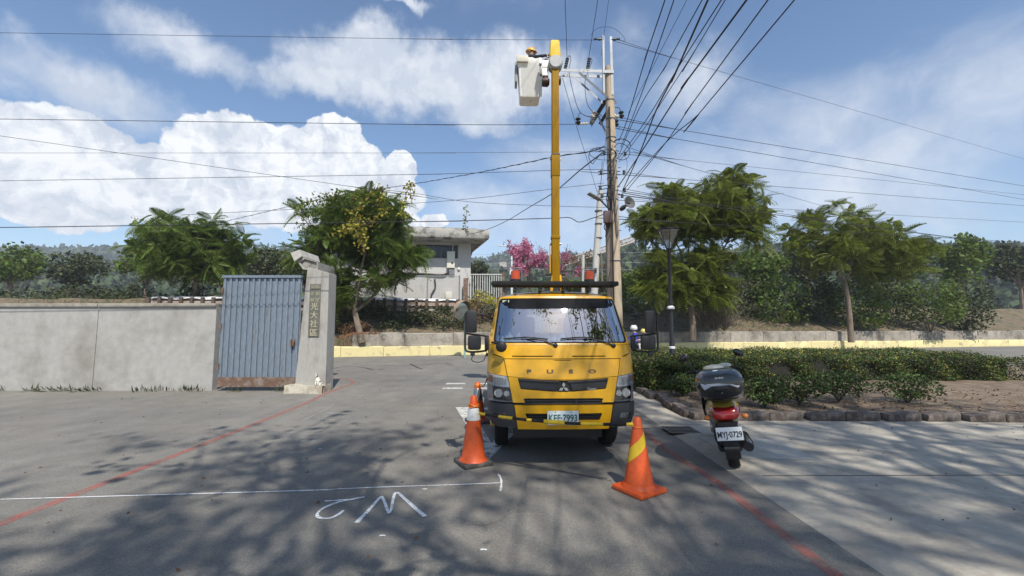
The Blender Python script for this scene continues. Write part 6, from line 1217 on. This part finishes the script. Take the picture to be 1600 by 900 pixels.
# yellow vine over the left tree and the twisted cable
def vine(label, pts, n, spread, size, seed, mat=M_YLF):
    sp_ = smooth_path(pts, 8); q = np.random.default_rng(seed); base = sp_[0]; t = thing('climbing_vine', label, 'vine', tuple(base), group='climbing vines'); tot = len(sp_); cs = []
    for _ in range(n): p = sp_[q.integers(0, tot)]; cs.append(tuple(p - base + Vector((q.normal(0, spread), q.normal(0, spread * .6), q.normal(0, spread)))))
    stuff(quads('foliage', leaves(cs, size, .5, .4, .75, seed), mat, t)); MB().tube([p - base for p in sp_], .012, 5).build('stem', M_TWIG, t); return t
vine('yellowing vine hanging from the twisted cable at the right of the left tree', PT([(642, 289, 19), (634, 305, 20), (630, 322, 20.5), (632, 338, 21)]), 120, .13, .15, 1); vine('short vine strand dangling right of the tree top from the twisted cable', PT([(640, 289, 19), (646, 300, 19.2), (644, 312, 19.2)]), 30, .08, .13, 2)
vine('yellow vine trailing down the middle of the left tree crown', PT([(588, 296, 21.3), (560, 320, 21.4), (557, 345, 21.4), (552, 352, 21.4), (566, 372, 21.4), (570, 392, 21.4)]), 260, .20, .17, 3); vine('vine spread sideways across the left tree at cable height', PT([(528, 362, 21.5), (545, 356, 21.4), (570, 352, 21.4), (590, 340, 21.4)]), 120, .14, .16, 4)
vine('leafy vine covering the twisted cable left of the tree top', PT([(470, 318, 21.8), (500, 311, 21.5), (545, 302, 21.2), (600, 294, 21)]), 240, .15, .16, 5, M_FR); vine('thin vine hanging among the far left branches', PT([(470, 318, 21.8), (474, 340, 21.8), (470, 372, 21.8)]), 110, .20, .16, 6, M_FR); vine('yellow vine on the upper right of the left tree crown', PT([(600, 296, 21), (592, 315, 21.4), (605, 330, 21.4)]), 90, .15, .16, 7)
vine('green vine strand growing up from the corner of the house roof', PT([(730, 366, 29.4), (727, 350, 29.4), (729, 335, 29.4), (727, 322, 29.4)]), 60, .09, .17, 8, M_FR)

# shrubs on the bank, dark undergrowth to the right
def shrub(label, px, py, D, rx, ry, rd, n, size, mat, seed, twigs=8, group='shrubs on the bank', name='shrub'):
    c = P(px, py, D); s = D / FPX; zb = bankz(c.x, max(0, D - wallY(c.x))) if D > 20 else .05; base = Vector((c.x, D, zb)); t = thing(name, label, 'shrub', tuple(base), group=group); q = np.random.default_rng(seed); cc_ = c - base
    pts = blob_points(n, tuple(cc_), (rx * s, rd, ry * s), seed, .4, .22, 26); pts = pts[pts[:, 2] > .02]; stuff(quads('foliage', leaves(pts, size, .6, 0, .6, seed), mat, t)); tw = MB()
    for k in range(twigs):
        a = cc_ + Vector((q.normal(0, .5) * rx * s, q.normal(0, .4) * rd, abs(q.normal(0, .6)) * ry * s)); tw.tube([(cc_.x * .3 + q.normal(0, .1), q.normal(0, .1), 0), (a.x * .5, a.y * .5, a.z * .55), tuple(a)], [.03, .02, .008], 5, cap=False)
    tw.build('stems', M_TWIG, t, smooth=False); return t
sh = [('low dry brush at the foot of the forked tree', 556, 521, 23.75, 24, 18, .5, 1100, .13, M_DRY), ('small dry clump against the stone gate pillar edge', 525, 524, 23.7, 20, 18, .5, 900, .13, M_DRY), ('dense dark shrub in the middle of the bank below the railing', 655, 505, 25.4, 46, 26, .9, 2600, .16, M_BUSH), ('yellow green shrub on the bank beside the round traffic mirror', 700, 502, 25.6, 36, 22, .8, 1900, .15, M_BUSH), ('low shrub spilling over the concrete wall right of the pale trunk', 608, 522, 24.5, 26, 24, .8, 1300, .15, M_BUSH),
      ('dark shrub close behind the pale forked trunk', 590, 500, 25.6, 34, 26, .8, 1600, .16, M_BUSH), ('pale yellowish shrub at the foot of the bar fence', 752, 478, 28.8, 24, 22, .8, 900, .16, M_YLF), ('brown dry brush beside the bar fence post', 742, 495, 27, 28, 30, 1.0, 1200, .15, M_DRY),
      ('dry brown brush left of the pale trunk beside the stone gate pillar', 530, 500, 24.6, 26, 34, .9, 1300, .17, M_DRY), ('shrub seen just behind the truck mirror on the left', 765, 505, 27, 26, 26, 1.0, 1300, .16, M_BUSH)]
for i, a in enumerate(sh): shrub(*a, 100 + i)
q_ = random.Random(3); kinds = ['deep green thicket', 'shaded dark thicket', 'dense dusky thicket']; where = ['right behind the truck cab', 'left of the park lamp', 'just behind the park lamp', 'under the broad leafy tree', 'right of the broad tree trunk', 'above the parked scooter', 'on the bank past the scooter', 'farther right on the bank', 'far right on the bank', 'at the far right end of the bank']
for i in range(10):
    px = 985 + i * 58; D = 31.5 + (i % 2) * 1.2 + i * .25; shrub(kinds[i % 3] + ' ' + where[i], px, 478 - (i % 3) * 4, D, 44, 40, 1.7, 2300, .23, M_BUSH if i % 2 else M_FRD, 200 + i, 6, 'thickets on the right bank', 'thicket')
for i, (px, w) in enumerate(((380, 40), (300, 46), (215, 44), (130, 46), (40, 50))): shrub(['brown green shrub', 'dark low shrub', 'loose dusty shrub', 'rounded dark shrub', 'wide dusty shrub'][i] + ' on the bank beyond the boundary wall' + ['', ' under the tree', ', third from the gate', ', fourth from the gate', ' at the left end'][i], px, 480, 27.5 + i * .2, w, 34, 1.4, 1700, .2, M_BUSH, 230 + i, 6, 'shrubs beyond the boundary wall')
for i, (px, py, D, n) in enumerate(((1115, 500, 27.2, 0), (1130, 480, 27.5, 0), (1098, 505, 27, 0))):   # bare brush
    c = P(px, py, D); base = Vector((c.x, D, bankz(c.x, .6))); t = thing('bare_brush', ['tangle of bare grey twigs', 'tall bare brush', 'small bare brush'][i] + ' on the bank ' + ['above the scooter', 'near the right tree', 'close to the broad tree trunk'][i], 'brush', tuple(base), group='bare brush on the bank'); tw = MB(); q = random.Random(i)
    for k in range(70):
        a = q.uniform(0, 6.28); l_ = q.uniform(.8, 2.6); e = q.uniform(.5, 1.4); p1 = Vector((math.cos(a) * math.cos(e), math.sin(a) * math.cos(e) * .6, math.sin(e))) * l_; m_ = p1 * .5 + Vector((q.uniform(-.15, .15), 0, .1)); tw.tube([(0, 0, 0), m_, p1], [.016, .011, .004], 4, cap=False)
        for j in range(3): p2 = p1.lerp(m_, j * .3) + Vector((q.uniform(-.4, .4), q.uniform(-.3, .3), q.uniform(0, .45))); tw.tube([p1.lerp(m_, j * .35), p2], [.007, .003], 3, cap=False)
    tw.build('twigs', M_TWIG, t, smooth=False)
# rusty dry grass tuft under the left tree, spilling on the yellow wall
def tufts(name, label, areas, size, mat, seed, aspect=.12, kindstuff=True, parent=None):
    q = np.random.default_rng(seed); cs = []
    for (x0, x1, y0, y1, n, zf) in areas:
        x = q.uniform(x0, x1, n); y = q.uniform(y0, y1, n); cs.append(np.stack([x, y, np.array([zf(a, b_) for a, b_ in zip(x, y)])], 1))
    c = np.concatenate(cs); V = leaves(c, size, .45, -.9, aspect, seed); o = stuff(quads(name, V, mat)); o['label'] = label; return o
dg = tufts('dry_grass', 'rusty dry grass and fallen leaves at the foot of the left tree', [(P(530, 535, 23.3).x, P(590, 535, 23.3).x, 22.75, 23.9, 900, lambda x, y: bankz(x, max(0, y - wallY(x))) + .01)], .15, M_RUSTP, 5); dg['category'] = 'dry grass'
gr_ = tufts('bank_grass', 'weedy grass scattered over the bank', [(-30, 25, 23, 32, 15000, lambda x, y: bankz(x, max(0, y - wallY(x))) if y > wallY(x) + .25 else -5)], .22, M_BUSH, 6); gr_['category'] = 'grass'

# clipped hedge: flat-topped mass with a rougher front, made of leaves over a dark twiggy core
hp = [(2.95, 10.55), (5.9, 10.5), (6.2, 12.1), (14.5, 12.4), (14.5, 16.8), (2.95, 16.8)]
def hedge_pts(n, seed):
    q = np.random.default_rng(seed); out = []
    while len(out) < n:
        x, y = q.uniform(2.8, 14.6), 10.4 + 6.5 * q.uniform(0, 1) ** 1.9
        if not inpoly((x, y), hp): continue
        top = .70 + .05 * math.sin(x * 1.7 + y) + .04 * math.sin(y * 3.1 - x * 2); yf = 10.5 if x < 6 else 12.25
        if q.random() < .62: z = top + q.normal(0, .035)
        else:
            z = q.uniform(.08, top); s = q.random()
            if s < .7: y = yf + abs(q.normal(0, .10)) + .12 * math.sin(x * 5 + z * 4)
            else: x = 2.95 + abs(q.normal(0, .08)) + .08 * math.sin(y * 5)
        out.append((x, y, z))
    return np.array(out)
HD = thing('hedge', 'clipped green hedge around the black park lamp beside the pavement', 'hedge', (4.5, 12, 0)); stuff(quads('foliage', leaves(hedge_pts(95000, 8) - np.array([4.5, 12, 0]), .048, .6, -.15, .62, 8), M_HEDGE, HD))
stuff(quads('faded_leaves', leaves(hedge_pts(7000, 9) - np.array([4.5, 12, -.01]), .05, .6, -.15, .62, 9), M_DRY, HD)); stuff(quads('young_leaves', leaves(hedge_pts(8000, 10) - np.array([4.5, 12, -.02]), .045, .6, -.3, .62, 10), M_YLF, HD))
co_ = MB(); co_.prism([(x * .985 - 4.5 + .12 * (1 if x < 4 else -1), y - 12 + (.14 if y < 13 else -.1)) for x, y in hp], .1, .62, 'XY'); co_.build('core', pm('dark hedge twigs', (.03, .03, .02), .95, var=.3, scale=12, bump=1), HD, smooth=False)
# small leggy bushes in the soil bed near the scooter
for i, (x, y, r, h) in enumerate(((4.15, 8.9, .42, .55), (4.75, 8.3, .36, .5), (3.75, 9.7, .34, .45), (5.6, 8.6, .45, .55), (6.6, 8.9, .5, .6), (7.8, 8.7, .5, .55))):
    t = thing('bush', ['leggy small leaved bush between the hedge and the scooter box', 'sparse bush directly behind the scooter box', 'little bush at the planter corner by the edging stones', 'round bush just right of the scooter', 'fuller bush in the soil bed, second right of the scooter', 'bush at the right end of the soil bed'][i], 'bush', (x, y, .08), group='bushes in the soil bed')
    stuff(quads('foliage', leaves(blob_points(1500, (0, 0, h * .62), (r, r, h * .42), 300 + i, .3, .28, 22), .058, .6, 0, .6, i), M_HEDGE, t)); tw = MB(); q = random.Random(i)
    for k in range(16): a = q.uniform(0, 6.28); tw.tube([(0, 0, 0), (math.cos(a) * r * .3, math.sin(a) * r * .3, h * .4), (math.cos(a) * r * .8, math.sin(a) * r * .8, h * q.uniform(.5, 1))], [.008, .006, .003], 4, cap=False)
    tw.build('stems', M_TWIG, t, smooth=False)

# flowering cherry and the bare tree right of the boom
def branch_tree(name, label, base, h, spread, seed, levels=4, r0=.12, blossom=None, nleaf=0, lsize=.2, cat='tree', group=None, bark=M_TWIG, min_r=.006, lean=(0, 0), start=.3):
    q = random.Random(seed); t = thing(name, label, cat, tuple(base), group=group); b = MB(); tips = []
    def grow(p, d, L_, r, lv):
        n = 4; pts = [p]; dd = d.copy()
        for i in range(n): dd = (dd + Vector((q.gauss(0, .13), q.gauss(0, .13), q.gauss(0.03, .08)))).normalized(); pts.append(pts[-1] + dd * L_ / n)
        b.tube(pts, [max(min_r, r * (1 - .45 * i / n)) for i in range(n + 1)], 6 if lv < 2 else 4, cap=False)
        if lv >= levels: tips.extend(pts[1:]); return
        if lv >= levels - 1: tips.append(pts[-1])
        k = 3 if lv < 2 else q.choice((2, 3, 3))
        for j in range(k):
            a = q.uniform(0, 6.28); tilt = q.uniform(.35, .85) * spread; ax_ = dd.orthogonal().normalized(); ax_.rotate(Matrix.Rotation(a, 3, dd)); nd2 = dd.copy(); nd2.rotate(Matrix.Rotation(tilt, 3, ax_)); nd2.z += .08; grow(pts[-1] if j else pts[-2], nd2.normalized(), L_ * q.uniform(.62, .82), r * .6, lv + 1)
    grow(Vector((0, 0, 0)), Vector((lean[0], lean[1], 1)).normalized(), h * start, r0, 0); b.build('branches', bark, t, smooth=False)
    if nleaf:
        tp_ = np.array([tuple(p) for p in tips]); g_ = np.random.default_rng(seed); c = tp_[g_.integers(0, len(tp_), nleaf)] + g_.normal(0, lsize * .8, (nleaf, 3)); stuff(quads('blossom' if blossom is M_PINK else 'foliage', leaves(c, lsize, .6, 0, .75, seed), blossom, t))
    return t
cb0 = P(838, 455, 40); branch_tree('cherry_tree', 'pink flowering cherry tree behind the boom left of centre', (cb0.x, 40, 3.3), 7.6, 1.0, 5, 4, .13, M_PINK, 4200, .18, start=.30, group='flowering cherries'); cb1 = P(876, 455, 41); branch_tree('cherry_tree', 'smaller pink cherry tree right of the boom', (cb1.x, 41, 3.3), 7.4, 1.05, 9, 4, .11, M_PINK, 3200, .16, start=.29, group='flowering cherries')
cb2 = P(908, 450, 36); branch_tree('bare_tree', 'nearly bare grey tree between the cherry and the pale pole', (cb2.x, 36, 2.8), 6.6, .95, 14, 4, .12, M_DRY, 500, .14, start=.30)
branch_tree('bare_tree', 'bare grey tree rising behind the two pink cherries', (P(850, 455, 43).x, 43, 3.2), 8.6, .8, 23, 4, .12, M_DRY, 160, .12, start=.3)
# far trees beyond the plateau, in front of the hills
ft = [(742, 428, 60, 22, 20), (690, 440, 70, 30, 16), (500, 412, 44, 20, 22), (480, 425, 46, 24, 16), (1008, 440, 45, 26, 16), (965, 440, 60, 30, 14), (420, 415, 50, 36, 24), (350, 425, 55, 40, 22), (230, 412, 50, 42, 26), (120, 420, 55, 46, 24), (20, 410, 50, 46, 28), (1190, 420, 45, 40, 30), (1260, 405, 48, 40, 34), (1400, 410, 50, 46, 34), (1500, 405, 48, 44, 36), (1590, 412, 52, 44, 32), (890, 446, 60, 40, 9)]
fl = ['dark tree beside the house corner in front of the hills', 'rounded tree low behind the fence', 'dark bluish tree above the stone gate pillar', 'low tree behind the angular gate canopy', 'tree low behind the truck mirror', 'low distant trees beneath the crane jib', 'tree beyond the gate, nearest on the left', 'broad tree beyond the boundary wall', 'tall tree beyond the boundary wall', 'second broad tree beyond the wall', 'tree at the far left edge', 'tree behind the broad leafy one', 'tall dense tree on the right skyline', 'wide dense tree on the right skyline', 'tall tree near the right edge', 'tree at the far right edge', 'low tree line behind the beacons']
for i, (px, py, D, rx, ry) in enumerate(ft):
    c = P(px, py, D); s = D / FPX; t = thing('tree', fl[i], 'tree', (c.x, D, 2.8), group='distant trees'); cz = c.z - 2.8
    stuff(quads('crown', leaves(blob_points(2200, (0, 0, cz), (rx * s, rx * s * .6, ry * s), 500 + i, .3, .2, 30), .42, .6, 0, .7, i), M_FRD if i % 3 else M_BUSH, t)); tk = MB().tube([(0, 0, 0), (0.1, 0, max(.3, cz * .6)), (0, 0, max(.5, cz))], [.22, .16, .06], 7)
    for a in range(5): tk.tube([(0, 0, cz * .5), (math.cos(a * 1.3) * rx * s * .5, math.sin(a * 1.3) * rx * s * .3, cz + ry * s * .3)], [.1, .03], 5)
    tk.build('trunk', M_BARK, t)
# crane jib far behind
cj0, cj1 = P(880, 416, 75), P(1040, 361, 70); CJ = thing('crane_jib', 'pale lattice jib of a distant crane slanting up behind the concrete pole', 'crane jib', tuple(cj0)); b = MB(); dv = cj1 - cj0; n = 26; w = .95; M_CR = pm('faded crane steel', (.62, .54, .46), .6, .2, var=.1); up_v = Vector((-dv.z, 0, dv.x)).normalized()
for o_ in (Vector((0, 0, 0)), up_v * w, up_v * w * .5 + Vector((0, w, 0))): b.tube([o_, dv + o_], .13, 5)
b.build('chord', M_CR, CJ); b = MB()
for i in range(n):
    a, c = dv * (i / n), dv * ((i + 1) / n); m_ = (a + c) / 2; b.tube([a, m_ + up_v * w], .06, 4); b.tube([m_ + up_v * w, c], .06, 4); b.tube([a, a + up_v * w], .035, 4); b.tube([a, m_ + up_v * w * .5 + Vector((0, w, 0))], .035, 4)
b.build('lacing', M_CR, CJ, smooth=False)
# hillside house dots
hh = P(806, 416, 640); 
M_FH = pm('distant wall', (.45, .40, .33), .9)
dh = thing('hillside_house', 'tiny pale house high on the distant hill left of the street light', 'house', tuple(P(786, 416, 560))); MB().box((0, 0, 2), (9, 7, 7)).build('wall', M_FH, dh, smooth=False); MB().box((0, 0, 6), (10, 8, 1)).build('roof', M_BRN, dh, smooth=False)

# the trees behind the viewer whose boughs shade the road (also seen in the windscreen)
for i, (x, y, h, s, lean, nl) in enumerate(((8.6, -6.6, 19.0, 3, (-.52, .16), 3300), (9.4, -11.0, 20.5, 17, (-.46, .20), 3300), (-5.5, -8.5, 16.5, 29, (.30, .12), 2800), (10.0, -3.4, 17.0, 41, (-.40, .0), 2600), (8.2, .2, 17.0, 53, (-.46, -.06), 1200))):
    branch_tree('shade_tree', ['tall thinly leaved tree behind the viewer leaning over the truck', 'tallest thinly leaved tree behind the viewer', 'thinly leaved tree behind the viewer on the left', 'thinly leaved tree on the right pavement beside the viewer', 'nearly bare tree on the right pavement nearest the truck'][i], (x, y, 0), h, 1.1, s, 5, .24, M_FR, nl, .20, group='trees behind the viewer', bark=M_BARK, min_r=.010, lean=lean, start=.31)

wd = tufts('weeds', 'thin weeds growing along the foot of the boundary wall and gate', [(-25, -5.6, 10.75, 10.98, 1500, lambda x, y: .0 if math.sin(x * 2.1) + math.sin(x * 5.3) > -.3 else -1)], .16, M_BUSH, 15); wd['category'] = 'weeds'
# leaf litter and specks on the road and pavement
q = np.random.default_rng(77); n = 700; x = q.uniform(-9, 9, n); y = q.uniform(1.2, 20, n) ; keep = (np.abs(x - .55) > 1.1) | (y < 4.5); c = np.stack([x, y, np.where(x > 2.6, .042, .006)], 1)[keep]
lt = stuff(quads('leaf_litter', leaves(c, .035, .25, 0, .6, 4), M_DRY)); lt['label'] = 'small dry leaves scattered over the road and pavement'; lt['category'] = 'leaf litter'
n = 900; x = 3.15 + q.uniform(0, 9, n); y = q.uniform(7.6, 10.5, n); lt = stuff(quads('leaf_litter', leaves(np.stack([x, y, np.full(n, .11)], 1), .05, .3, 0, .6, 6), M_DRY)); lt['label'] = 'brown fallen leaves covering the soil bed by the hedge'; lt['category'] = 'leaf litter'

# ================================================================ air
hz_ = MB().box((0, 440, 79.5), (3900, 1180, 161.2)).build('haze', (lambda m: m)(bpy.data.materials.new('air')), smooth=False)
hz_['kind'] = 'stuff'; am = hz_.data.materials[0]; am.use_nodes = True; am.node_tree.nodes.clear(); ao = am.node_tree.nodes.new('ShaderNodeOutputMaterial'); av = am.node_tree.nodes.new('ShaderNodeVolumePrincipled')
av.inputs['Color'].default_value = (.78, .86, .97, 1); av.inputs['Density'].default_value = .00045; av.inputs['Anisotropy'].default_value = 0.0; am.node_tree.links.new(av.outputs[0], ao.inputs['Volume'])
